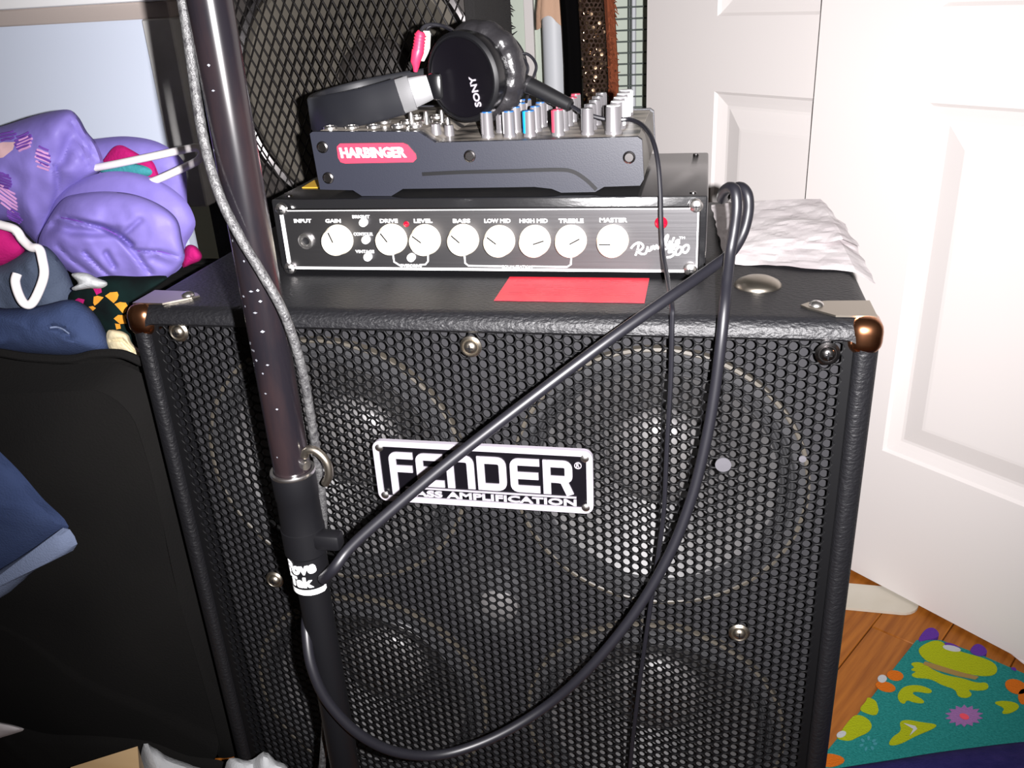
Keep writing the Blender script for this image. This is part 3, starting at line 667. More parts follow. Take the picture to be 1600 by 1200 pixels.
# the cup tilts: pad shows on the right because the outer face looks left
ctr2 = hc + Vector((-0.006, 0.105, -0.004)); cup(ctr2, Vector((0.1, 0.98, 0.1)).normalized(), 'ear_cup')
sx_ = hn.cross(Vector((0, 0, 1))).normalized()
t = MB(); w1 = HY(737, 124, 0.150 - 0.010); w2 = HY(746, 165, 0.150 - 0.010)
tdir = (w2 - w1); tdir = (tdir - hn * tdir.dot(hn)).normalized(); tup = hn.cross(tdir).normalized()
org = hc + hn * 0.0080 + tdir * -0.002 - tup * -0.001; org = org + (HP(735, 166, hc + hn * 0.008, hn) - org)
tdir2 = (HP(738, 122, hc + hn * 0.008, hn) - HP(748, 166, hc + hn * 0.008, hn)).normalized()
o0 = HP(753, 166, hc + hn * 0.008, hn)
put_text(t, 'SONY', o0, tdir2, hn.cross(tdir2), 0.0250, 0.0068, 0.0005, bold=0.03)
t.build('brand_lettering', 'silver', c1)
# headband: from the near cup to the left, round the back to the far cup
hb_pts = smooth_path([HY(672, 136, 0.140), HY(640, 146, 0.137), HY(600, 158, 0.137), HY(550, 170, 0.139), HY(505, 178, 0.150), HY(489, 178, 0.175), HY(505, 168, 0.215), HY(560, 152, 0.243), HY(620, 140, 0.250), HY(680, 130, 0.252)], 8)
def band(pts, hgt, th, name, mt, parent=hp):
    mb = MB(); L = len(pts); loops = []
    for i, p in enumerate(pts):
        t_ = (pts[min(i + 1, L - 1)] - pts[max(i - 1, 0)]).normalized(); upv = Vector((0, 0, 1)); upv = (upv - t_ * upv.dot(t_)).normalized(); nn = t_.cross(upv)
        h2 = hgt[i] if isinstance(hgt, list) else hgt
        loops.append([p + upv * a_ * h2 / 2 + nn * b_ * th / 2 for a_, b_ in ((-1, -0.6), (-0.86, -1), (0.86, -1), (1, -0.6), (1, 0.6), (0.86, 1), (-0.86, 1), (-1, 0.6))])
    mb.loft(loops); return mb.build(name, mt, parent)
band(hb_pts[11:], 0.0305, 0.007, 'headband', 'bandblack')
band(hb_pts[:8], [0.020 + 0.0007 * k for k in range(8)], 0.0035, 'slider', 'satin')
band(hb_pts[7:12], 0.0285, 0.006, 'slider_end', 'satin')
MB().rbox((-0.006, -0.004, -0.011), (0.006, 0.004, 0.011), 0.003, 2, Matrix.Translation(hb_pts[0] + Vector((0.004, 0.003, 0)))).build('hinge', 'blackgloss', hp)

# plug and thin cord falling over the front
cord = thing('audio_cable', 'thin black cord with thick black plug hanging down from the mixer knobs', 'cord', (0.13, 0.1, AZ1))
pa_ = HY(795, 117, 0.172); pb_ = HY(893, 166, 0.158); dd = (pb_ - pa_)
MB().tube([pa_ + dd * t for t in (0, 0.02, 0.2, 0.55, 0.97, 1.0)], [0.0050, 0.0068, 0.0072, 0.0068, 0.0058, 0.004], 18).build('plug', 'rubber', cord)
MB().tube([pa_ + dd * 0.30, pa_ + dd * 0.34], [0.0076, 0.0074], 18).build('plug_ring', 'leather', cord)
pc_ = HY(912, 177, 0.152)
MB().tube(smooth_path([pb_, (pb_ + pc_) / 2, pc_, HY(945, 186, 0.150), HY(968, 187, 0.150), HY(985, 187, 0.149), HY(1004, 196, 0.135), HY(1019, 217, 0.110), HY(1028, 252, 0.096), HY(1032, 300, 0.088), HY(1033, 345, 0.083), HY(1036, 395, 0.077),
                       HY(1044, 440, 0.040), HY(1050, 478, 0.000), HY(1050, 505, -0.0060), HY(1048, 590, -0.0060), HY(1042, 700, -0.0065), HY(1037, 800, -0.007), HY(1028, 870, -0.008), HY(1010, 990, -0.009), HY(994, 1110, -0.010), HY(984, 1210, -0.012), HY(980, 1330, -0.02), Vector((0.12, -0.04, 0.004)), Vector((0.22, -0.09, 0.004))], 6), 0.0019, 8).build('cord', 'cable', cord)
# RCA leads
rca = thing('rca_cable', 'red and white phono plugs on black leads standing behind the headphones', 'cable', HY(655, 110, 0.185))
ry = 0.185
MB().tube([HY(*p, ry) for p in ((649, 112), (650, 104), (649, 97), (653, 80), (654, 78), (657, 52), (658, 49))], [0.0018, 0.0030, 0.0044, 0.0056, 0.0050, 0.0042, 0.0030], 16).build('red_plug', 'rcared', rca)
rb = MB()
for k in range(5):
    v = 54 + k * 5; a_ = HY(657 - k * 0.7, v, ry); b_ = HY(656.6 - k * 0.7, v + 2.4, ry); rb.tube([a_, b_], 0.0053, 16)
rb.build('plug_ribs', 'rcared', rca)
MB().tube([HY(*p, ry + 0.012) for p in ((660, 95), (662, 80), (664, 74), (666, 52), (666, 48))], [0.0018, 0.0048, 0.0048, 0.0042, 0.003], 16).build('white_plug', 'rcawhite', rca)
MB().tube(smooth_path([HY(658, 50, ry), HY(662, 42, ry), HY(675, 38, ry + 0.003), HY(695, 42, ry + 0.01), HY(715, 56, ry + 0.03), HY(735, 90, ry + 0.04)], 6), 0.0016, 8).build('lead', 'cable', rca)
MB().tube(smooth_path([HY(666, 49, ry + 0.012), HY(672, 41, ry + 0.012), HY(690, 40, ry + 0.016), HY(712, 52, ry + 0.032), HY(738, 92, ry + 0.043)], 6), 0.0016, 8).build('lead', 'cable', rca)
MB().tube(smooth_path([HY(790, 90, 0.235), HY(808, 86, 0.235), HY(822, 84, 0.235), HY(833, 92, 0.233), HY(838, 105, 0.23), HY(833, 122, 0.23), HY(826, 140, 0.22), HY(822, 160, 0.21)], 6), 0.0014, 8).build('lead', 'cable', rca)
MB().tube(smooth_path([HY(790, 92, 0.225), HY(806, 88, 0.225), HY(818, 93, 0.223), HY(825, 106, 0.22), HY(821, 122, 0.22), HY(815, 150, 0.21)], 6), 0.0013, 8).build('lead', 'cable', rca)

# ================================================================== STAND
SX, SY = -0.1040, -0.120
stand = thing('microphone_stand', 'tall black metal stand pole in front of the honeycomb speaker cabinet', 'stand', (SX, SY, 0))
def sz(u, v): return HY(u, v, SY).z
zc0, zc1 = sz(458, 735), sz(490, 826)
MB().cyl((SX, SY, zc0 - 0.02), (SX, SY, 1.15), 0.0130, seg=40).build('upper_tube', 'pole', stand)
MB().cyl((SX, SY, 0.01), (SX, SY, zc1 + 0.01), 0.0118, seg=40).build('lower_tube', 'blackmatte', stand)
MB().lathe([(0.013, zc0 + 0.001), (0.0155, zc0), (0.0155, zc0 - 0.02), (0.0150, zc0 - 0.021), (0.0152, zc1 + 0.003), (0.0152, zc1 - 0.004), (0.0120, zc1 - 0.005)], (SX, SY, 0), (0, 0, 1), 40).build('clutch_collar', 'blackmatte', stand)
MB().lathe([(0.0136, zc0 + 0.0012), (0.0156, zc0 + 0.0012), (0.0160, zc0 - 0.0002), (0.0156, zc0 - 0.0014)], (SX, SY, 0), (0, 0, 1), 40).build('collar_rim', 'chrome', stand)
zl = sz(500, 838)
MB().lathe([(0.0118, zl + 0.010), (0.0158, zl + 0.008), (0.0158, zl - 0.012), (0.0118, zl - 0.013)], (SX, SY, 0), (0, 0, 1), 32).build('clamp_band', 'blackmatte', stand)
MB().rbox((SX + 0.008, SY - 0.010, zl - 0.006), (SX + 0.031, SY + 0.002, zl + 0.007), 0.003, 2).build('clamp_lever', 'blackmatte', stand)
hk = [Vector((SX + 0.0125 + dx, SY - 0.004, sz(505, 722) + dz)) for dx, dz in ((0, 0.006), (0.004, 0.0115), (0.011, 0.010), (0.0165, 0.002), (0.0165, -0.008), (0.0125, -0.015))]
MB().tube(smooth_path(hk, 5), 0.0030, 10).build('hook', 'nickel', stand)
MB().cyl((SX + 0.010, SY - 0.004, sz(505, 722) + 0.001), (SX + 0.0150, SY - 0.0065, sz(505, 722)), 0.0035).build('hook_bolt', 'chrome', stand)
MB().lathe([(0.010, 0.035), (0.022, 0.030), (0.03, 0.022), (0.095, 0.014), (0.105, 0.008), (0.105, 0)], (SX, SY, 0), (0, 0, 1), 48).build('base', 'blackmatte', stand)
sc_ = MB(); rs = random.Random(11)
for k in range(30):
    v = rs.choice([rs.uniform(440, 720), rs.uniform(440, 600), rs.uniform(60, 400)]); a = rs.uniform(-2.45, -1.15) if k % 3 else rs.uniform(-2.6, -2.0); z = sz(330 + v * 0.17, v); w_ = rs.uniform(0.0006, 0.0016)
    r = 0.0131; pts = [Vector((SX + r * math.cos(a + t), SY + r * math.sin(a + t), z + dz)) for t, dz in ((-w_ / r, 0), (0, -rs.uniform(.0005, .0011)), (w_ / r, 0), (0, rs.uniform(.0005, .0011)))]
    sc_.add(pts, [(0, 1, 2, 3)])
sc_.build('paint_chips', 'scratch', stand)
# printed cable tie wrapped round the tube
tie = thing('cable_tie', 'black hook-and-loop cable tie with white lettering round the stand pole', 'cable tie', (SX, SY, sz(500, 912)))
zt0, zt1 = sz(490, 862), sz(497, 914)
MB().lathe([(0.0119, zt1), (0.0139, zt1), (0.0139, zt0), (0.0119, zt0)], (SX, SY, 0), (0, 0, 1), 40).build('tie_band', 'blackmatte', tie)
def wrap(mb, t, z, w_, h, a_c, slope=0.0, bold=0.05):
    vs, fs = text_geo(t, w_, h, 0.0006, bold)
    mb.add([Vector((SX + (0.0139 + p.z) * math.cos(a_c + (p.x - w_ / 2) / 0.0139), SY + (0.0139 + p.z) * math.sin(a_c + (p.x - w_ / 2) / 0.0139), z + p.y + slope * (p.x))) for p in vs], fs)
tt = MB(); wrap(tt, 'Pove', zt0 - 0.0125, 0.0250, 0.0105, -1.66, 0.10); wrap(tt, 'Tak', zt0 - 0.0225, 0.0200, 0.0090, -1.74, 0.0)
L_ = []
for k in range(17):
    a = -2.75 + k * 0.15
    L_.append((a, 0))
vs = []; fs = []
for i, (a, _) in enumerate(L_):
    for z in (zt1 + 0.0055, zt1 + 0.0008): vs.append(Vector((SX + 0.0143 * math.cos(a), SY + 0.0143 * math.sin(a), z + (0.0015 if i in (0, 16) else 0))))
for i in range(16): fs.append((2 * i, 2 * i + 1, 2 * i + 3, 2 * i + 2))
tt.add(vs, fs, True); tt.build('tie_lettering', 'white', tie)

# grey cable clipped along the pole
def pr_(u, v, y): return HY(u, v, y)
gcab = MB().tube(smooth_path([pr_(274, -60, -0.119), pr_(288, 20, -0.123), pr_(298, 90, -0.125), pr_(308, 160, -0.127), pr_(322, 235, -0.131), pr_(345, 310, -0.137), pr_(376, 372, -0.1395), pr_(412, 432, -0.1375), pr_(441, 484, -0.134), pr_(462, 540, -0.129), pr_(477, 600, -0.123), pr_(487, 660, -0.116), pr_(497, 725, -0.105), pr_(505, 800, -0.098), pr_(505, 880, -0.090), pr_(508, 960, -0.087), pr_(510, 1060, -0.086), pr_(508, 1130, -0.086), pr_(502, 1220, -0.088)], 8), 0.0031, 10)
gc = gcab.build('pole_cable', 'cablegrey'); tag(gc, 'grey braided cable running down along the stand pole', 'cable')
# thick black cable: tie, hairpin by the amplifier, big loop in front of the cabinet
bc = MB().tube(smooth_path([pr_(505, 905, -0.135), pr_(522, 888, -0.139), pr_(545, 858, -0.130), pr_(590, 816, -0.118), pr_(700, 723, -0.092), pr_(850, 607, -0.060), pr_(960, 525, -0.034), pr_(1050, 462, -0.006), pr_(1110, 420, 0.022), pr_(1141, 396, 0.036), pr_(1160, 366, 0.044), pr_(1169, 332, 0.047), pr_(1168, 305, 0.049), pr_(1158, 293, 0.055),
                           pr_(1146, 296, 0.066), pr_(1133, 307, 0.072), pr_(1128, 310, 0.062), pr_(1131, 300, 0.048), pr_(1140, 293, 0.036), pr_(1149, 299, 0.028), pr_(1151, 325, 0.024), pr_(1147, 360, 0.022), pr_(1141, 395, 0.018), pr_(1136, 440, 0.004), pr_(1132, 480, -0.010), pr_(1127, 530, -0.018), pr_(1117, 610, -0.022), pr_(1103, 690, -0.026), pr_(1080, 780, -0.032), pr_(1045, 868, -0.040),
                           pr_(990, 960, -0.050), pr_(920, 1045, -0.060), pr_(850, 1106, -0.068), pr_(770, 1153, -0.086), pr_(690, 1179, -0.106), pr_(620, 1175, -0.126), pr_(560, 1146, -0.139), pr_(512, 1096, -0.1425), pr_(487, 1042, -0.139), pr_(479, 990, -0.128), pr_(480, 960, -0.117), pr_(486, 930, -0.106)], 8), 0.0041, 12)
tag(bc.build('instrument_cable', 'cable'), 'thick black cable strapped to the pole and looping across the honeycomb grille', 'cable')
tag(MB().tube(smooth_path([pr_(512, 1120, -0.098), pr_(522, 1160, -0.094), pr_(530, 1210, -0.092), pr_(536, 1300, -0.090), (-0.085, -0.075, 0.05), (-0.03, -0.05, 0.005), (0.06, -0.07, 0.005)], 6), 0.0030, 10).build('floor_cable', 'cablegrey'), 'grey cable hanging beside the foot of the pole', 'cable')

# ================================================================== PAPER on the cabinet
def sheet(name, corners, nx, ny, amp_, seed, label, mt='paper', fold=None):
    a, b_, c, d = [Vector(p) for p in corners]; mb = MB(); off = Vector((seed * 3.1, seed * 1.7, 0)); top = []; bot = []
    for j in range(ny + 1):
        for i in range(nx + 1):
            s, t_ = i / nx, j / ny; p = (a * (1 - s) + b_ * s) * (1 - t_) + (d * (1 - s) + c * s) * t_
            e = 0.003 * noise.noise(p * 40 + off)
            q_ = p + Vector((e if i in (0, nx) else 0, e if j in (0, ny) else 0, amp_ * (abs(noise.noise(p * 22 + off)) + 0.5 * abs(noise.noise(p * 55 + off)))))
            if q_.x > HW - 0.004: q_.z -= min(0.03, (q_.x - HW + 0.004) * 0.55)
            top.append(q_); bot.append(q_ - Vector((0, 0, 0.0004)))
    n = len(top); mb.add(top + bot, [(j * (nx + 1) + i, j * (nx + 1) + i + 1, (j + 1) * (nx + 1) + i + 1, (j + 1) * (nx + 1) + i) for j in range(ny) for i in range(nx)] +
                         [(n + j * (nx + 1) + i, n + (j + 1) * (nx + 1) + i, n + (j + 1) * (nx + 1) + i + 1, n + j * (nx + 1) + i + 1) for j in range(ny) for i in range(nx)])
    return tag(mb.build(name, mt), label, 'paper')
zp = T + 0.0006
sheet('paper_sheet', (HZ(1150, 413, zp), HZ(1372, 428, zp), HZ(1322, 338, zp), HZ(1112, 322, zp)), 34, 26, 0.0030, 1, 'crumpled white paper sheet overhanging the right edge of the cabinet top')
sheet('paper_sheet', (HZ(1130, 396, zp + 0.0045), HZ(1345, 372, zp + 0.005), HZ(1282, 312, zp + 0.0045), HZ(1112, 322, zp + 0.0045)), 30, 22, 0.0035, 4, 'upper creased grey-white paper sheet with dog-eared corner on the cabinet top')

# ================================================================== FLOOR THINGS ON THE RIGHT
sp = []
tipc = HZ(1402, 941, 0); dirn = (HZ(1418, 943, 0) - HZ(1310, 933, 0)).normalized(); nr = Vector((-dirn.y, dirn.x, 0)); hw = 0.029
for k in range(13):
    a = math.radians(-90 + 180 * k / 12); sp.append(tipc + dirn * hw * 0.95 * math.cos(a) + nr * hw * math.sin(a))
bk = tipc - dirn * 0.20; sp = [bk - nr * hw] + sp + [bk + nr * hw]
tag(MB().prism([Vector((p.x, p.y, 0.0004)) for p in sp], (0, 0, 0.004)).build('paint_stick', 'slat'), 'off-white slat with rounded end lying on the oak floor', 'slat')
tag(MB().tube([HZ(1556, 1000, 0.003), HZ(1575, 1014, 0.003), HZ(1600, 1034, 0.003), HZ(1660, 1075, 0.003)], 0.003, 8).build('door_edge_trim', 'hanger'), 'thin white edge trim along the foot of the closet door', 'cord')  # round strip standing for the white edge trim under the door
tz = 0.0055
tow = thing('frog_blanket', 'teal fleece blanket printed with lime frogs and orange flowers on the floor', 'blanket', HZ(1450, 1100, 0))
def chaikin(pts, it=2):
    for _ in range(it):
        out = []
        for a, b2 in zip(pts, pts[1:] + pts[:1]): out += [(a[0] * .75 + b2[0] * .25, a[1] * .75 + b2[1] * .25), (a[0] * .25 + b2[0] * .75, a[1] * .25 + b2[1] * .75)]
        pts = out
    return pts
def fp(pts, z0, h, n, mt, par):
    if n.startswith(('printed_frog', 'printed_leaf', 'violet')): pts = chaikin(list(pts))
    return MB().prism([Vector((*HZ(u, v, tz).xy, z0)) for u, v in pts], (0, 0, h)).build(n, mt, par)
fp([(1290, 1176), (1320, 1140), (1360, 1092), (1400, 1040), (1432, 1000), (1470, 1000), (1530, 1022), (1600, 1052), (1700, 1096), (1800, 1250), (1500, 1420), (1260, 1300)], 0.0005, tz - 0.0005, 'fleece', 'teal', tow)
def ell(cx, cy, rx, ry_, rot=0, n=18, wob=0.0):
    r_ = math.radians(rot); out = []
    for k in range(n):
        a = 2 * math.pi * k / n; q_ = 1 + wob * math.sin(a * 3 + cx); x, y = rx * q_ * math.cos(a), ry_ * q_ * math.sin(a); out.append((cx + x * math.cos(r_) - y * math.sin(r_), cy + x * math.sin(r_) + y * math.cos(r_)))
    return out
def F2(x, y): return (1250 + x * 0.3, 840 + y * 0.3)
def Z2(pts): return [F2(*p) for p in pts]
fr = fp(Z2([(610, 590), (640, 560), (700, 535), (745, 545), (760, 570), (850, 600), (960, 630), (1020, 660), (1030, 700), (1000, 722), (930, 722), (830, 700), (720, 665), (650, 640)]), tz, 0.0008, 'printed_frog', 'frog', tow)
fp(Z2([(570, 655), (630, 648), (690, 690), (760, 720), (850, 735), (920, 760), (975, 755), (985, 790), (930, 800), (870, 790), (900, 820), (870, 838), (820, 830), (810, 790), (740, 770), (680, 735), (600, 732), (575, 715), (610, 700), (572, 690), (600, 678)]), tz, 0.0008, 'printed_frog_legs', 'frog', fr)
fp(Z2([(650, 648), (720, 668), (830, 702), (930, 728), (915, 740), (820, 722), (710, 690), (640, 662)]), tz, 0.0012, 'printed_mouth', 'frogline', fr)
fp(Z2(ell(790, 580, 48, 14, 12)), tz, 0.0013, 'printed_eye', 'whitecloth', fr)
for pts in ([(505, 820), (540, 775), (620, 768), (690, 795), (680, 815), (600, 800), (580, 815), (640, 845), (650, 865), (600, 862), (555, 845), (545, 870), (515, 855)],):
    fp(Z2(pts), tz, 0.0008, 'printed_leaf', 'frog', tow)
fp(Z2([(305, 895), (345, 855), (350, 830), (395, 850), (405, 880), (410, 905), (395, 930), (340, 915)]), tz, 0.0008, 'printed_leaf', 'frog', tow)
f2 = fp(Z2([(250, 960), (290, 920), (350, 940), (378, 980), (360, 1015), (300, 1040), (260, 1062), (190, 1050), (200, 1030)]), tz, 0.0008, 'printed_frog', 'frog', tow); fp(Z2(ell(215, 1028, 26, 16, -20)), tz, 0.0013, 'printed_eye', 'whitecloth', f2)
f3 = fp(Z2([(455, 1085), (480, 1040), (530, 1010), (515, 960), (560, 950), (640, 965), (720, 975), (690, 1000), (600, 1035), (520, 1080)]), tz, 0.0008, 'printed_frog', 'frog', tow); fp(Z2([(540, 970), (600, 985), (610, 1000), (570, 1035), (590, 1000)]), tz, 0.0013, 'printed_eye', 'whitecloth', f3)
fp(Z2([(1000, 860), (1060, 850), (1130, 862), (1145, 890), (1090, 920), (1045, 918), (1070, 890)]), tz, 0.0008, 'printed_leaf', 'frog', tow)
for pts in (ell(495, 720, 44, 26, 10), ell(445, 778, 54, 25, 15), ell(1125, 778, 60, 36, 20), ell(1165, 830, 30, 40, 0), ell(165, 1162, 62, 34, 0, wob=0.08)): fp(Z2(pts), tz, 0.0008, 'printed_petal', 'orange', tow)
for pts in (ell(428, 738, 24, 20), ell(110, 1180, 16, 28)): fp(Z2(pts), tz, 0.0013, 'printed_flower_centre', 'whitecloth', tow)
st_ = []
for k in range(28):
    a = 2 * math.pi * k / 28; rr_ = 1.0 if k % 2 else 0.72; st_.append((855 + 100 * rr_ * math.cos(a), 930 + 58 * rr_ * math.sin(a)))
fl_ = fp(Z2(st_), tz, 0.0008, 'printed_daisy', 'lilac', tow); fp(Z2(ell(855, 935, 26, 14, 20)), tz, 0.0013, 'printed_flower_centre', 'mixred', fl_)
for k in range(7):
    a = k * 0.95; fp(Z2(ell(355 + 36 * math.cos(a), 1075 + 28 * math.sin(a), 11, 7, math.degrees(a))), tz, 0.0008, 'printed_petal', 'knobcyan' if False else 'tealcloth', tow)
for pts in ([(610, 545), (635, 500), (665, 472), (700, 472), (725, 500), (720, 522), (660, 535)], [(745, 548), (790, 552), (840, 578), (820, 588), (760, 565)], [(880, 600), (900, 565), (930, 553), (965, 575), (978, 605), (940, 622)], [(1090, 682), (1120, 676), (1130, 700)]):
    fp(Z2(pts), 0.0006, tz + 0.0004, 'violet_tab', 'violet', tow)
# navy blanket heap
nb = MB(); NX, NY = 40, 26; top = []
for j in range(NY + 1):
    for i in range(NX + 1):
        s = i / NX; t_ = j / NY; u = 1280 + s * 520; ve = 1216 - 0.10 * (u - 1280) - 0.00075 * max(0, u - 1330) ** 1.75 * 0.30 - 12 * math.sin(s * 3.0)
        pe = HZ(u, ve, tz); p = Vector((pe.x + 0.02 * t_, pe.y - t_ * 0.26, 0)); q_ = min(1, t_ * 5)
        p.z = tz + 0.002 + 0.040 * math.sin(q_ * math.pi / 2) ** 0.6 * (0 if j == 0 else 1) + 0.010 * noise.noise(p * 14) * q_ + 0.012 * math.sin(t_ * 16 + s * 5) * q_ * 0.4
        top.append(p)
nt_ = len(top); nb.add(top + [Vector((p.x, p.y, tz + 0.0012)) for p in top], [(j * (NX + 1) + i, j * (NX + 1) + i + 1, (j + 1) * (NX + 1) + i + 1, (j + 1) * (NX + 1) + i) for j in range(NY) for i in range(NX)] +
                       [(j * (NX + 1), (j + 1) * (NX + 1), nt_ + (j + 1) * (NX + 1), nt_ + j * (NX + 1)) for j in range(NY)] + [(i + NY * (NX + 1), i + 1 + NY * (NX + 1), nt_ + i + 1 + NY * (NX + 1), nt_ + i + NY * (NX + 1)) for i in range(NX)], True)
tag(nb.build('navy_blanket', 'navy'), 'dark navy blue fleece heaped over the frog blanket', 'blanket')

# ================================================================== SOFT THINGS ON THE LEFT
def resample(pts, n):
    P_ = [Vector((*p, 0)) for p in pts]; P_.append(P_[0]); P_ = [P_[-2]] + P_ + [P_[2 if len(P_) > 2 else 0]]
    cl = []
    for i in range(1, len(P_) - 2):
        a, b_, c, d = P_[i - 1], P_[i], P_[i + 1], P_[i + 2]
        for k in range(8):
            t_ = k / 8; cl.append(0.5 * ((2 * b_) + (c - a) * t_ + (2 * a - 5 * b_ + 4 * c - d) * t_ * t_ + (3 * b_ - a - 3 * c + d) * t_ ** 3))
    L = [0]
    for i in range(len(cl)): L.append(L[-1] + (cl[(i + 1) % len(cl)] - cl[i]).length)
    out = []; j = 0
    for k in range(n):
        d = L[-1] * k / n
        while L[j + 1] < d: j += 1
        t_ = (d - L[j]) / max(1e-6, L[j + 1] - L[j]); q_ = cl[j] * (1 - t_) + cl[(j + 1) % len(cl)] * t_; out.append((q_.x, q_.y))
    return out
def lump(outline, y0, thick, amp_=0.006, nscale=12, creases=(), seed=0, back=0.5, n=110, rings=22, cen=None, tilt=0.0):
    """soft cloth heap: outline on the plane y0, swelling towards the viewer, closed at the back"""
    ol = resample(outline, n); cx = sum(p[0] for p in ol) / n; cy = sum(p[1] for p in ol) / n
    if cen: cx, cy = cen
    off = Vector((seed * 7.3, seed * 2.9, seed)); vs = []; fs = []
    def dy(u, v, s):
        b_ = thick * (1 - s ** 2.6) ** 0.6
        p = HY(u, v, y0); d = -b_ + (amp_ * noise.noise(p * nscale + off) + 0.55 * amp_ * abs(noise.noise(p * nscale * 2.2 + off)) + 0.25 * amp_ * noise.noise(p * nscale * 6 + off)) * (1 - s ** 6)
        for (pl, wd, dp) in creases:
            best = 1e9
            for (a, b2) in zip(pl, pl[1:]):
                ax, ay = a; bx, by_ = b2; l2 = (bx - ax) ** 2 + (by_ - ay) ** 2; t_ = max(0, min(1, ((u - ax) * (bx - ax) + (v - ay) * (by_ - ay)) / l2)); best = min(best, (u - ax - t_ * (bx - ax)) ** 2 + (v - ay - t_ * (by_ - ay)) ** 2)
            d += dp * math.exp(-best / wd ** 2) * (1 - s ** 6)
        return d + tilt * (v - cy)
    for k in range(rings):
        s = 1 - k / rings
        for (u, v) in ol:
            uu, vv = cx + (u - cx) * s, cy + (v - cy) * s; vs.append(HY(uu, vv, y0 + dy(uu, vv, s)))
    vs.append(HY(cx, cy, y0 + dy(cx, cy, 0))); ic = len(vs) - 1
    for k in range(rings - 1):
        for i in range(n): fs.append((k * n + i, k * n + (i + 1) % n, (k + 1) * n + (i + 1) % n, (k + 1) * n + i))
    for i in range(n): fs.append(((rings - 1) * n + i, (rings - 1) * n + (i + 1) % n, ic))
    rim_ = vs[:n]; cw_ = sum(rim_, Vector()) / n; base = len(vs)
    for s in (0.9, 0.6, 0.3):
        for p in rim_: vs.append(cw_ + (p - cw_) * s + Vector((0, thick * back * (1 - s * s) ** 0.5, 0)))
    vs.append(cw_ + Vector((0, thick * back, 0)))
    for i in range(n):
        i2 = (i + 1) % n; fs.append((i, base + i, base + i2, i2))
        for k in range(2): fs.append((base + k * n + i, base + (k + 1) * n + i, base + (k + 1) * n + i2, base + k * n + i2))
        fs.append((base + 2 * n + i, len(vs) - 1, base + 2 * n + i2))
    return MB().add(vs, fs, True)
def on(bv, u, v, d=0.0008):
    r = RAY(u, v).normalized(); h = bv.ray_cast(CAM, r)
    return (h[0] - r * d) if h[0] else None
def decal(poly, bv, name, mt, parent, d=0.0009, n=4):
    cx = sum(p[0] for p in poly) / len(poly); cy = sum(p[1] for p in poly) / len(poly); ring = resample(poly, 28) if len(poly) > 6 else None
    if ring is None:
        ring = []
        for a, b_ in zip(poly, poly[1:] + poly[:1]):
            for k in range(6): ring.append((a[0] + (b_[0] - a[0]) * k / 6, a[1] + (b_[1] - a[1]) * k / 6))
    vs = []; fs = []; N = len(ring)
    for k in range(n):
        s = 1 - k / n
        for (u, v) in ring:
            q_ = on(bv, cx + (u - cx) * s, cy + (v - cy) * s, d)
            if q_ is None: return None
            vs.append(q_)
    q_ = on(bv, cx, cy, d)
    if q_ is None: return None
    vs.append(q_)
    for k in range(n - 1):
        for i in range(N): fs.append((k * N + i, k * N + (i + 1) % N, (k + 1) * N + (i + 1) % N, (k + 1) * N + i))
    for i in range(N): fs.append(((n - 1) * N + i, (n - 1) * N + (i + 1) % N, len(vs) - 1))
    return MB().add(vs, fs, True).build(name, mt, parent)

# black soft case beside the cabinet
bg = MB(); loops = []; NL = 15
for k in range(NL):
    t_ = k / (NL - 1); a = math.pi * t_; ins = 0.028 * (1 - math.sin(a) ** 0.4); y = 0.030 + 0.40 * t_
    l = rrect(-0.655, 0.270, 0.345 - ins, 0.265 - ins, 0.04, y, 8); dense = []
    for i in range(len(l)):
        p, q_ = l[i], l[(i + 1) % len(l)]; st2 = max(1, int((q_ - p).length / 0.02))
        for s in range(st2): dense.append(p + (q_ - p) * (s / st2))
    for i, p in enumerate(dense):
        if p.x < -0.33: dense[i] = p + Vector((0, 0.010 * noise.noise(p * 6), 0.010 * noise.noise(p * 7 + Vector((3, 1, 0))))) if p.z > 0.06 else p
    loops.append(dense)
case = thing('soft_case', 'big black fabric case standing left of the honeycomb cabinet', 'case', (-0.655, 0.23, 0.005))
# front face as a creased sheet so that it is not a flat cap
bg.loft(loops, False, True); bg.build('case_body', 'blackcloth', case)
cr = MB(); fr0 = loops[0]; nn_ = len(fr0); cc = sum(fr0, Vector()) / nn_; vs = []; fs = []
K = 14
for k in range(K):
    s = 1 - k / K
    for p in fr0:
        q_ = cc + (p - cc) * s; e = 0.0
        q_ = Vector((q_.x, q_.y - 0.012 * (1 - s * s) + 0.008 * noise.noise(q_ * 5) + 0.006 * math.sin((q_.x * 0.75 - q_.z * 0.6) * 34 + 2 * noise.noise(q_ * 3)) * (1 - s ** 4), q_.z)); vs.append(q_)
vs.append(cc + Vector((0, -0.012, 0)))
for k in range(K - 1):
    for i in range(nn_): fs.append((k * nn_ + i, k * nn_ + (i + 1) % nn_, (k + 1) * nn_ + (i + 1) % nn_, (k + 1) * nn_ + i))
for i in range(nn_): fs.append(((K - 1) * nn_ + i, (K - 1) * nn_ + (i + 1) % nn_, len(vs) - 1))
cr.add(vs, fs, True); cr.build('case_front', 'blackcloth', case)
pip = [HY(u, v, 0.024) for u, v in ((-40, 548), (0, 551), (45, 558), (110, 561), (150, 553), (190, 553), (222, 566))]
MB().tube(smooth_path(pip, 6), 0.004, 8).build('piping', 'blackcloth', case)

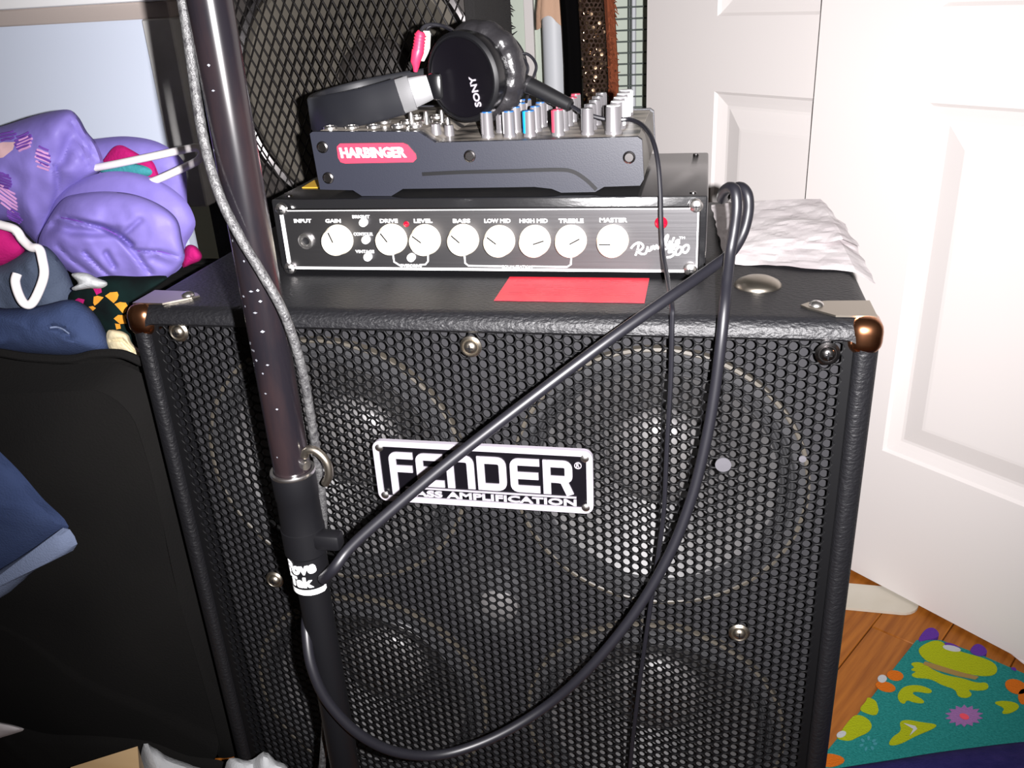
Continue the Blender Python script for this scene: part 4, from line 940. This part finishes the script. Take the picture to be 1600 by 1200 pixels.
# jeans hanging at the far left
jl = thing('rolled_jeans', 'dark blue jeans leg with pale turned cuff draped over the black case', 'jeans', HY(40, 935, -0.02))
lump([(-330, 530), (-180, 560), (-70, 640), (0, 706), (32, 738), (66, 778), (108, 826), (60, 862), (0, 896), (-100, 950), (-230, 1010), (-300, 800)], -0.004, 0.022, 0.004, 20, seed=2, n=110, rings=12).build('denim_leg', 'denimdark', jl)
lump([(-230, 1005), (-100, 948), (0, 890), (55, 855), (96, 826), (108, 826), (121, 852), (100, 868), (60, 888), (30, 912), (0, 936), (-100, 1000), (-225, 1065)], -0.020, 0.020, 0.002, 20, creases=([((75, 845), (78, 875)), 3, 0.003],), seed=3, n=70, rings=12).build('cuff', 'denimpale', jl)

# jeans heap on the case
jh = thing('jeans', 'faded blue jeans heaped on top of the black case', 'jeans', HY(80, 552, 0.1))
lump([(-60, 425), (0, 412), (38, 392), (70, 384), (98, 412), (112, 440), (120, 470), (100, 500), (50, 505), (-60, 500)], 0.115, 0.030, 0.008, 14, seed=5, n=80, rings=14).build('upper_leg', 'denim', jh)
jm = lump([(-60, 480), (0, 482), (60, 478), (110, 468), (140, 482), (160, 508), (172, 545), (150, 553), (100, 556), (50, 552), (0, 549), (-60, 548)], 0.072, 0.030, 0.007, 14, creases=([((80, 510), (95, 514), (112, 528)), 4, 0.006],), seed=6, n=90, rings=16)
jo = jm.build('lower_leg', 'denimdark', jh)
bvj = jm.bvh()
decal([(45, 553), (55, 542), (80, 538), (105, 543), (112, 551), (80, 555)], bvj, 'leather_patch', 'brown', jo)
s1 = [on(bvj, u, v, 0.0012) for u, v in ((78, 512), (88, 511), (98, 514), (108, 521))]
if all(s1): MB().tube(smooth_path(s1, 4), 0.0009, 6).build('stitching', 'denimpale', jo)
tag(lump([(-60, 352), (0, 350), (22, 368), (38, 386), (35, 400), (18, 411), (0, 418), (-60, 430)], 0.112, 0.018, 0.004, 15, seed=8, n=60, rings=10).build('magenta_shirt', 'magenta'), 'magenta cloth folded beside the white hanger hook', 'clothes')
# patterned cloth between jeans and cabinet
pt = thing('patterned_cloth', 'black and green cloth printed with amber diamonds squeezed beside the cabinet corner', 'cloth', HY(170, 545, 0.13))
pmb = lump([(108, 472), (118, 450), (160, 432), (215, 432), (262, 432), (240, 452), (214, 470), (210, 495), (216, 530), (222, 552), (196, 545), (165, 535), (140, 500)], 0.088, 0.016, 0.003, 15, seed=9, n=90, rings=14)
po_ = pmb.build('cloth', 'printdark', pt); bvp = pmb.bvh()
def Z3(pts): return [(60 + x * 0.14164, 400 + y * 0.14164) for x, y in pts]
for pts in ([(735, 440), (790, 402), (870, 395), (885, 430), (870, 480), (830, 520)], [(838, 530), (900, 508), (965, 515), (985, 550), (970, 610), (935, 635)], [(830, 690), (880, 650), (950, 655), (970, 745), (900, 750)], [(610, 450), (650, 438), (720, 455), (660, 520), (620, 548), (605, 520)], [(555, 560), (600, 552), (635, 575), (600, 605)], [(845, 745), (900, 752), (910, 800), (860, 810)], [(950, 640), (985, 660), (1000, 700), (970, 690)]):
    decal(Z3(pts), bvp, 'printed_diamond', 'amber', po_)
for pts in ([(365, 510), (440, 465), (510, 480), (490, 540), (420, 545)], [(600, 350), (690, 340), (700, 400), (640, 430)]):
    decal(Z3(pts), bvp, 'printed_patch', 'magenta', po_)
tag(lump([(168, 518), (182, 516), (198, 522), (206, 538), (222, 552), (226, 562), (210, 562), (190, 552), (171, 546)], 0.066, 0.010, 0.002, 30, creases=([((172, 532), (190, 530), (208, 548)), 2.5, 0.004],), seed=10, n=60, rings=12).build('cream_cloth', 'creamcloth'), 'cream cloth scrap tucked under the patterned cloth by the cabinet', 'cloth')
tag(lump([(112, 428), (132, 426), (150, 434), (168, 442), (160, 450), (140, 451), (118, 454), (112, 450), (122, 442)], 0.068, 0.010, 0.003, 30, seed=11, n=60, rings=10).build('white_scrap', 'whitecloth'), 'white cloth scrap peeking out below the purple jacket', 'cloth')

# purple jacket
jk_ = thing('purple_jacket', 'lavender nylon jacket with floral embroidery piled on the clothes', 'jacket', HY(150, 445, 0.17))
lump([(120, 222), (150, 217), (195, 213), (238, 219), (268, 234), (288, 256), (292, 300), (286, 340), (230, 345), (150, 330), (115, 270)], 0.245, 0.022, 0.006, 14, seed=12, n=90, rings=14).build('jacket_back', 'purple', jk_)
bm_ = lump([(-70, 215), (0, 198), (60, 179), (104, 171), (122, 182), (136, 206), (152, 226), (162, 258), (150, 274), (118, 296), (96, 318), (82, 348), (64, 382), (42, 366), (16, 345), (-70, 340)], 0.205, 0.034, 0.011, 9,
           creases=([((112, 190), (126, 218), (150, 250), (160, 258)), 6, 0.008], [((110, 215), (98, 250)), 9, 0.006], [((88, 260), (92, 300), (84, 330)), 5, 0.006], [((118, 230), (140, 262)), 5, 0.005]), seed=13, n=120, rings=26)
bo_ = bm_.build('jacket_body', 'purple', jk_)
lump([(58, 384), (72, 340), (92, 306), (120, 284), (158, 270), (195, 268), (232, 276), (265, 292), (292, 316), (305, 344), (302, 362), (290, 384), (289, 408), (265, 430), (200, 436), (110, 420)], 0.190, 0.024, 0.006, 10, seed=14, n=120, rings=18).build('hood', 'purple', jk_)
fm = lump([(60, 380), (76, 342), (98, 312), (122, 303), (165, 299), (210, 304), (250, 320), (276, 342), (284, 372), (288, 405), (268, 429), (240, 443), (195, 446), (150, 440), (112, 426), (80, 404)], 0.158, 0.027, 0.010, 10,
          creases=([((92, 338), (120, 345), (160, 355), (190, 370), (205, 382)), 4, 0.010], [((85, 350), (110, 360), (150, 362), (180, 362)), 9, 0.010], [((70, 360), (80, 352)), 10, 0.012], [((132, 395), (155, 418), (180, 440)), 4, 0.006], [((166, 396), (178, 416)), 5, 0.006], [((90, 385), (110, 405), (140, 428)), 4, 0.005], [((190, 372), (215, 400), (235, 428)), 5, 0.007], [((215, 392), (250, 393), (285, 402)), 3, 0.005], [((240, 405), (265, 415)), 8, 0.006], [((195, 365), (218, 345)), 5, 0.004]), seed=15, n=130, rings=30)
fo_ = fm.build('hood_front', 'purple', jk_)
bvf = fm.bvh()
for path in (((96, 340), (125, 346), (160, 356), (188, 370)), ((215, 392), (250, 393), (284, 403))):
    s1 = [on(bvf, u, v, 0.0003) for u, v in path]
    if all(s1): MB().tube(smooth_path(s1, 6), 0.0007, 6).build('seam', 'purpledark', fo_)
bvb = bm_.bvh(); re = random.Random(21)
def embro(cx, cy, rx, ry_, n, mt, slope=0.4):
    mb = MB()
    for k in range(n):
        t_ = k / max(1, n - 1); v = cy - ry_ + 2 * ry_ * t_; hw_ = rx * (0.45 + 0.55 * math.sin(math.pi * (0.15 + 0.7 * t_))); pts = [on(bvb, cx + hw_ * q_ + re.uniform(-1, 1), v + slope * hw_ * q_ * -1 + re.uniform(-0.7, 0.7), 0.0010) for q_ in (-1, -0.3, 0.4, 1)]
        if all(pts): mb.tube(pts, 0.0012, 6)
    if mb.v: mb.build('embroidery', mt, bo_)
embro(67, 250, 12, 13, 5, 'pinkthread', -0.4); embro(68, 244, 11, 12, 4, 'purpledark', -0.4)
embro(36, 220, 13, 9, 5, 'purpledark', 0.4); embro(38, 224, 12, 8, 4, 'pinkthread', 0.4)
embro(12, 310, 16, 14, 6, 'pinkthread', -0.7); embro(6, 282, 12, 10, 6, 'purpledark', -0.3); embro(22, 338, 12, 7, 5, 'purpledark', -0.5)
embro(12, 212, 14, 5, 3, 'purpledark', 0.2)
decal([(-20, 228), (5, 222), (24, 222), (20, 234), (5, 246), (-20, 250)], bvb, 'printed_petal', 'peach', bo_)
lump([(156, 262), (166, 244), (178, 230), (190, 227), (205, 234), (222, 244), (238, 252), (246, 268), (252, 288), (240, 292), (200, 280), (170, 272)], 0.212, 0.008, 0.002, 25, seed=16, n=70, rings=10).build('pink_lining', 'magenta', jk_)
lump([(158, 266), (180, 255), (212, 256), (232, 262), (238, 270), (228, 276), (200, 274), (172, 272)], 0.202, 0.006, 0.002, 30, seed=17, n=60, rings=8).build('teal_lining', 'tealcloth', jk_)
lump([(286, 398), (292, 384), (304, 384), (315, 398), (312, 408), (298, 414), (286, 418)], 0.185, 0.012, 0.002, 30, seed=18, n=50, rings=8).build('pink_cuff', 'magenta', jk_)

# white hangers
hg = MB().tube(smooth_path([HY(150, 262, 0.196), HY(182, 256, 0.190), HY(240, 244, 0.184), HY(302, 231, 0.178), HY(313, 233, 0.177), HY(316, 240, 0.177), HY(311, 249, 0.178), HY(300, 256, 0.180), HY(268, 271, 0.184), HY(242, 282, 0.187), HY(215, 290, 0.192)], 6), 0.0038, 12)
tag(hg.build('clothes_hanger', 'hanger'), 'white plastic hanger end poking out of the purple jacket', 'hanger')
hg2 = MB().tube(smooth_path([HY(-40, 340, 0.090), HY(0, 351, 0.088), HY(24, 359, 0.086), HY(35, 374, 0.084), HY(48, 386, 0.080), HY(61, 389, 0.078), HY(66, 405, 0.075), HY(69, 428, 0.071), HY(62, 452, 0.066), HY(50, 474, 0.060), HY(38, 474, 0.058), HY(29, 459, 0.060), HY(24, 440, 0.064), HY(27, 428, 0.068)], 6), 0.0042, 12)
tag(hg2.build('clothes_hanger', 'hanger'), 'white hanger with its curved hook hanging over the blue jeans', 'hanger')

# pale blue board with white top rail
BY = 0.44
b1 = HY(224, 30, BY); b2 = HY(-260, 37, BY)
brd = thing('panel_board', 'pale blue flat board with white top rail standing behind the purple jacket', 'board', ((b1.x + b2.x) / 2, BY, 0))
MB().box((b2.x, BY, 0.002), (b1.x, BY + 0.018, b1.z)).build('blue_panel', 'blueboard', brd)
zr = HY(230, 8, BY).z
MB().rbox((b2.x, BY - 0.004, b1.z), (b1.x + 0.040, BY + 0.02, zr + 0.004), 0.002, 1).build('rail_shadow_strip', 'beige', brd)  # beige strip paints the shade cast below the white top rail
MB().rbox((b2.x, BY - 0.020, zr + 0.004), (b1.x + 0.045, BY + 0.02, zr + 0.12), 0.004, 2).build('top_rail', 'white', brd)
MB().rbox((b1.x, BY - 0.006, HY(298, 322, BY).z), (b1.x + 0.040, BY + 0.02, b1.z), 0.002, 1).build('edge_strip', 'greyedge', brd)

# ================================================================== SPEAKER WITH DIAMOND MESH BEHIND
RY = 0.478
ra = HY(264, 0, RY).x; rb_ = HY(742, 20, RY).x
rsp = thing('mesh_front_speaker', 'tall black carpeted speaker with diamond mesh grille behind the amplifier head', 'speaker', ((ra + rb_) / 2, RY + 0.10, 0))
rm = MB(); gx0, gx1, gz0, gz1 = ra + 0.040, rb_ - 0.012, 0.40, 1.00
ol = [Vector((x, RY, z)) for x, z in ((ra, 0.002), (rb_, 0.002), (rb_, 1.10), (ra, 1.10))]; il = [Vector((x, RY, z)) for x, z in ((gx0, gz0), (gx1, gz0), (gx1, gz1), (gx0, gz1))]
rm.add(ol + il, [(k, (k + 1) % 4, 4 + (k + 1) % 4, 4 + k) for k in range(4)])
rm.add([p + Vector((0, d, 0)) for d in (0, 0.21) for p in ol], [(4, 5, 6, 7)] + [(k, (k + 1) % 4, 4 + (k + 1) % 4, 4 + k) for k in range(4)])
rm.add([p + Vector((0, d, 0)) for d in (0, 0.02) for p in il], [(k, (k + 1) % 4, 4 + (k + 1) % 4, 4 + k) for k in range(4)])
rsb = rm.build('carpet_cabinet', 'carpet', rsp)
fz = MB(); rz = random.Random(8)                               # fuzzy carpet edge on the right
for k in range(160):
    z = 0.55 + k * 0.0030; p = Vector((rb_ - 0.001, RY + rz.uniform(0.17, 0.21), z)); fz.tube([p, p + Vector((rz.uniform(0.003, 0.010), rz.uniform(-0.003, 0.003), rz.uniform(-0.006, 0.006)))], [0.0016, 0.0004], 5)
fz.build('carpet_fuzz', 'carpet', rsp)
wc = HY(560, 140, RY + 0.018); wr = 0.168
spb = MB(); holed(spb, gx0, gx1, gz0, gz1, wc.x, wc.z, min(wr - 0.012, wc.x - gx0 - 0.001, gx1 - wc.x - 0.001), RY + 0.018); spb.build('speaker_board', 'darkcap', rsp)
wo = MB().lathe([(wr, 0.0), (wr, -0.007), (wr - 0.006, -0.009), (wr - 0.012, -0.006), (wr - 0.014, 0)], wc, (0, 1, 0), 72).build('large_woofer', 'darkmetal', rsp)
MB().lathe([(wr - 0.013, -0.001), (wr - 0.022, -0.006), (wr - 0.032, 0.004), (0.055, 0.085)], wc, (0, 1, 0), 72).build('woofer_cone', 'greycone', wo)
MB().lathe([(0.058 * math.cos(math.radians(a)), 0.083 - 0.026 * math.sin(math.radians(a))) for a in range(0, 91, 10)], wc, (0, 1, 0), 48).build('woofer_cap', 'darkcap', wo)
dm = MB(); cwx, chz = 0.0125, 0.0250; ym = RY + 0.003; lean = 0.10
nx_ = int((gx1 - gx0) / cwx) + 2; nz_ = int((0.92 - 0.50) / chz) + 1
def clampx(p): p.x = max(gx0, min(gx1, p.x)); return p
for j in range(nz_):
    for i in range(nx_ + 1):
        x = gx0 + i * cwx; z = 0.50 + j * chz
        for (ax, az_, bx, bz) in ((x, z, x + cwx / 2, z + chz / 2), (x, z, x - cwx / 2, z + chz / 2), (x + cwx / 2, z + chz / 2, x, z + chz), (x - cwx / 2, z + chz / 2, x, z + chz)):
            if ax < gx0 or bx < gx0 or ax > gx1 or bx > gx1: continue
            d = Vector((bx - ax, 0, bz - az_)).normalized(); n_ = Vector((d.z, 0, -d.x)) * 0.0007
            A = Vector((ax, ym, az_)); B = Vector((bx, ym, bz)); tw_ = Vector((0, -0.0018, 0)) if bx > ax else Vector((0, 0.0, 0))
            dm.add([A - n_, A + n_ + tw_, B + n_ + tw_, B - n_, A - n_ + Vector((0, 0.002, 0)), A + n_ + Vector((0, 0.002, 0)), B + n_ + Vector((0, 0.002, 0)), B - n_ + Vector((0, 0.002, 0))], [(0, 1, 2, 3), (0, 4, 5, 1), (3, 2, 6, 7), (1, 5, 6, 2), (0, 3, 7, 4)])
me_ = raw_mesh('diamond_grille', dm, 'mesh', WL[rsp]); dg_ = bpy.data.objects.new('diamond_grille', me_); C.objects.link(dg_); dg_.parent = rsp

# ================================================================== CLOSET THINGS
QY = 1.05
pv = HY(866, 60, QY + 0.05)
tag(MB().cyl((pv.x, QY + 0.05, 0.001), (pv.x, QY + 0.05, 1.9), 0.0215, seg=32).build('plastic_pipe', 'pipe'), 'white upright plastic pipe standing in the closet', 'pipe')
rg_ = []
for k in range(40):
    a = 2 * math.pi * k / 40; rg_.append(a)
rgm = MB(); lo_ = []
for z, r in ((HY(866, 36, QY).z, 0.031), (HY(866, 20, QY).z, 0.030), (HY(866, 0, QY).z, 0.027), (HY(866, -40, QY).z, 0.024), (HY(866, -60, QY).z, 0.022)):
    lo_.append([Vector((pv.x + (r + 0.0035 * math.sin(a * 6 + 1) + 0.002 * math.sin(a * 11)) * math.cos(a), QY + 0.05 + (r + 0.0035 * math.sin(a * 6 + 1)) * math.sin(a), z + (0.012 * math.sin(a * 3 + 0.5) if z < HY(866, 20, QY).z else 0))) for a in rg_])
rgm.loft(lo_, False, False); tag(rgm.build('peach_rag', 'peachcloth'), 'peach cloth rag draped round the white pipe in the closet', 'cloth')
def hangpanel(u0, u1, y, th, fold, seed, zb_=0.30, zt_=1.55):
    xa = HY(u0, 80, y).x; xb = HY(u1, 80, y).x; loops = []; n = 24
    for k in range(26):
        z = zb_ + (zt_ - zb_) * k / 25; l = []; dx = 0.010 * noise.noise(Vector((seed, 0, z * 4)))
        for i in range(n):
            a = 2 * math.pi * i / n; l.append(Vector(((xa + xb) / 2 + dx + (xb - xa) / 2 * math.cos(a), y + th * math.sin(a) * (1 + fold * math.sin(4 * a + z * 3)), z)))
        loops.append(l)
    return MB().loft(loops)
gb = hangpanel(880, 907, QY - 0.05, 0.018, 0.2, 1); tag(gb.build('black_garment', 'blackgarment'), 'black velvet garment hanging in the closet beside the pipe', 'clothes')
sqt = thing('sequin_garment', 'brown garment covered in bronze sequins hanging in the closet', 'clothes', (HY(930, 80, QY).x, QY, 0.3))
gs_ = hangpanel(906, 946, QY + 0.02, 0.022, 0.15, 2); gs_.build('garment', 'sequincloth', sqt); bvs = gs_.bvh(); sq = MB(); rq = random.Random(9)
for r in range(30):
    for c in range(7):
        u = 904 + c * 6.6 + (3.3 if r % 2 else 0); v = -6 + r * 7.0; q_ = on(bvs, u, v, 0.001)
        if q_ is None: continue
        nrm = Vector((rq.uniform(-0.7, 0.9), -1, rq.uniform(-0.5, 0.8))).normalized(); sq.lathe([(0.0036, 0), (0.0030, 0.0006), (0, 0.0007)], q_, nrm, 8, False)
so_ = sq.build('sequins', 'sequin', sqt); so_['kind'] = 'stuff'
fm_ = MB(); rq = random.Random(4); xr = HY(952, 80, QY - 0.04).x
core = hangpanel(947, 963, QY - 0.04, 0.010, 0.3, 3); fr_ = core; 
for k in range(220):
    z = 0.45 + k * 0.0022; p = Vector((xr + rq.uniform(0.0, 0.012), QY - 0.052, z)); fr_.tube([p, p + Vector((rq.uniform(-0.006, 0.012), rq.uniform(-0.012, 0.0), rq.uniform(-0.014, 0.004)))], [0.0020, 0.0006], 5)
tag(fr_.build('fringed_scarf', 'rust'), 'rust brown fringed scarf hanging beside the sequin garment', 'scarf')
# wire shelving panel
wy = QY + 0.14
rack = thing('wire_rack', 'white closet wire rack of thin horizontal rods behind the hanging clothes', 'rack', (HY(985, 80, wy).x, wy, 0.3))
xa = HY(945, 80, wy).x; xb = HY(1030, 80, wy).x
zs_ = [HY(985, v, wy).z for v in (11, 29, 47, 65, 82, 100, 117, 134)]; dz_ = (zs_[0] - zs_[-1]) / 7
wr_me = MB().cyl((xa, wy, 0), (xb, wy, 0), 0.0016, seg=8).mesh('rod', 'wire', Vector((0, 0, 0)))
for k in range(-12, 16):
    o = inst('rod', wr_me, rack, (0, 0, zs_[0] - k * dz_))
MB().cyl((HY(990, 80, wy).x, wy + 0.004, 0.002), (HY(990, 80, wy).x, wy + 0.004, 1.4), 0.0045, seg=12).build('upright', 'pipe', rack)
MB().cyl((HY(983, 80, wy).x, wy + 0.006, 0.002), (HY(983, 80, wy).x, wy + 0.006, 1.4), 0.0025, seg=12).build('upright', 'wire', rack)

# ================================================================== BOTTOM LEFT CLUTTER
wq = [HZ(u, v, 0.15) for u, v in ((215, 1166), (110, 1199), (140, 1330), (222, 1260))]
tag(MB().prism([Vector((p.x, p.y, 0.001)) for p in wq], (0, 0, 0.149)).build('wooden_box', 'ply'), 'light plywood box below the black case', 'box')
tag(lump([(222, 1170), (240, 1168), (262, 1182), (300, 1196), (330, 1215), (340, 1300), (300, 1370), (230, 1370), (222, 1290)], -0.030, 0.02, 0.004, 25, seed=22, n=70, rings=12).build('white_towel', 'whitecloth'), 'white towel crumpled beside the light plywood box', 'cloth')
tag(lump([(352, 1198), (364, 1184), (382, 1188), (396, 1186), (414, 1174), (430, 1188), (452, 1206), (462, 1300), (420, 1360), (360, 1350), (345, 1280)], -0.060, 0.02, 0.004, 25, creases=([((396, 1186), (400, 1230)), 6, 0.006],), seed=23, n=70, rings=12).build('white_cloth', 'whitecloth'), 'white cloth peaked in front of the honeycomb cabinet foot', 'cloth')
tag(lump([(-40, 1122), (0, 1129), (24, 1134), (38, 1140), (20, 1147), (0, 1153), (-40, 1166)], -0.030, 0.006, 0.001, 20, seed=24, n=50, rings=8).build('paper_scrap', 'paper'), 'grey-white paper scrap on the black case', 'paper')
tag(lump([(-80, 1118), (0, 1126), (70, 1146), (150, 1150), (230, 1158), (290, 1180), (370, 1204), (400, 1330), (200, 1420), (-80, 1420)], -0.008, 0.016, 0.005, 12, seed=25, n=90, rings=14).build('black_cloth', 'blackcloth'), 'black cloth bunched along the foot of the black case', 'cloth')
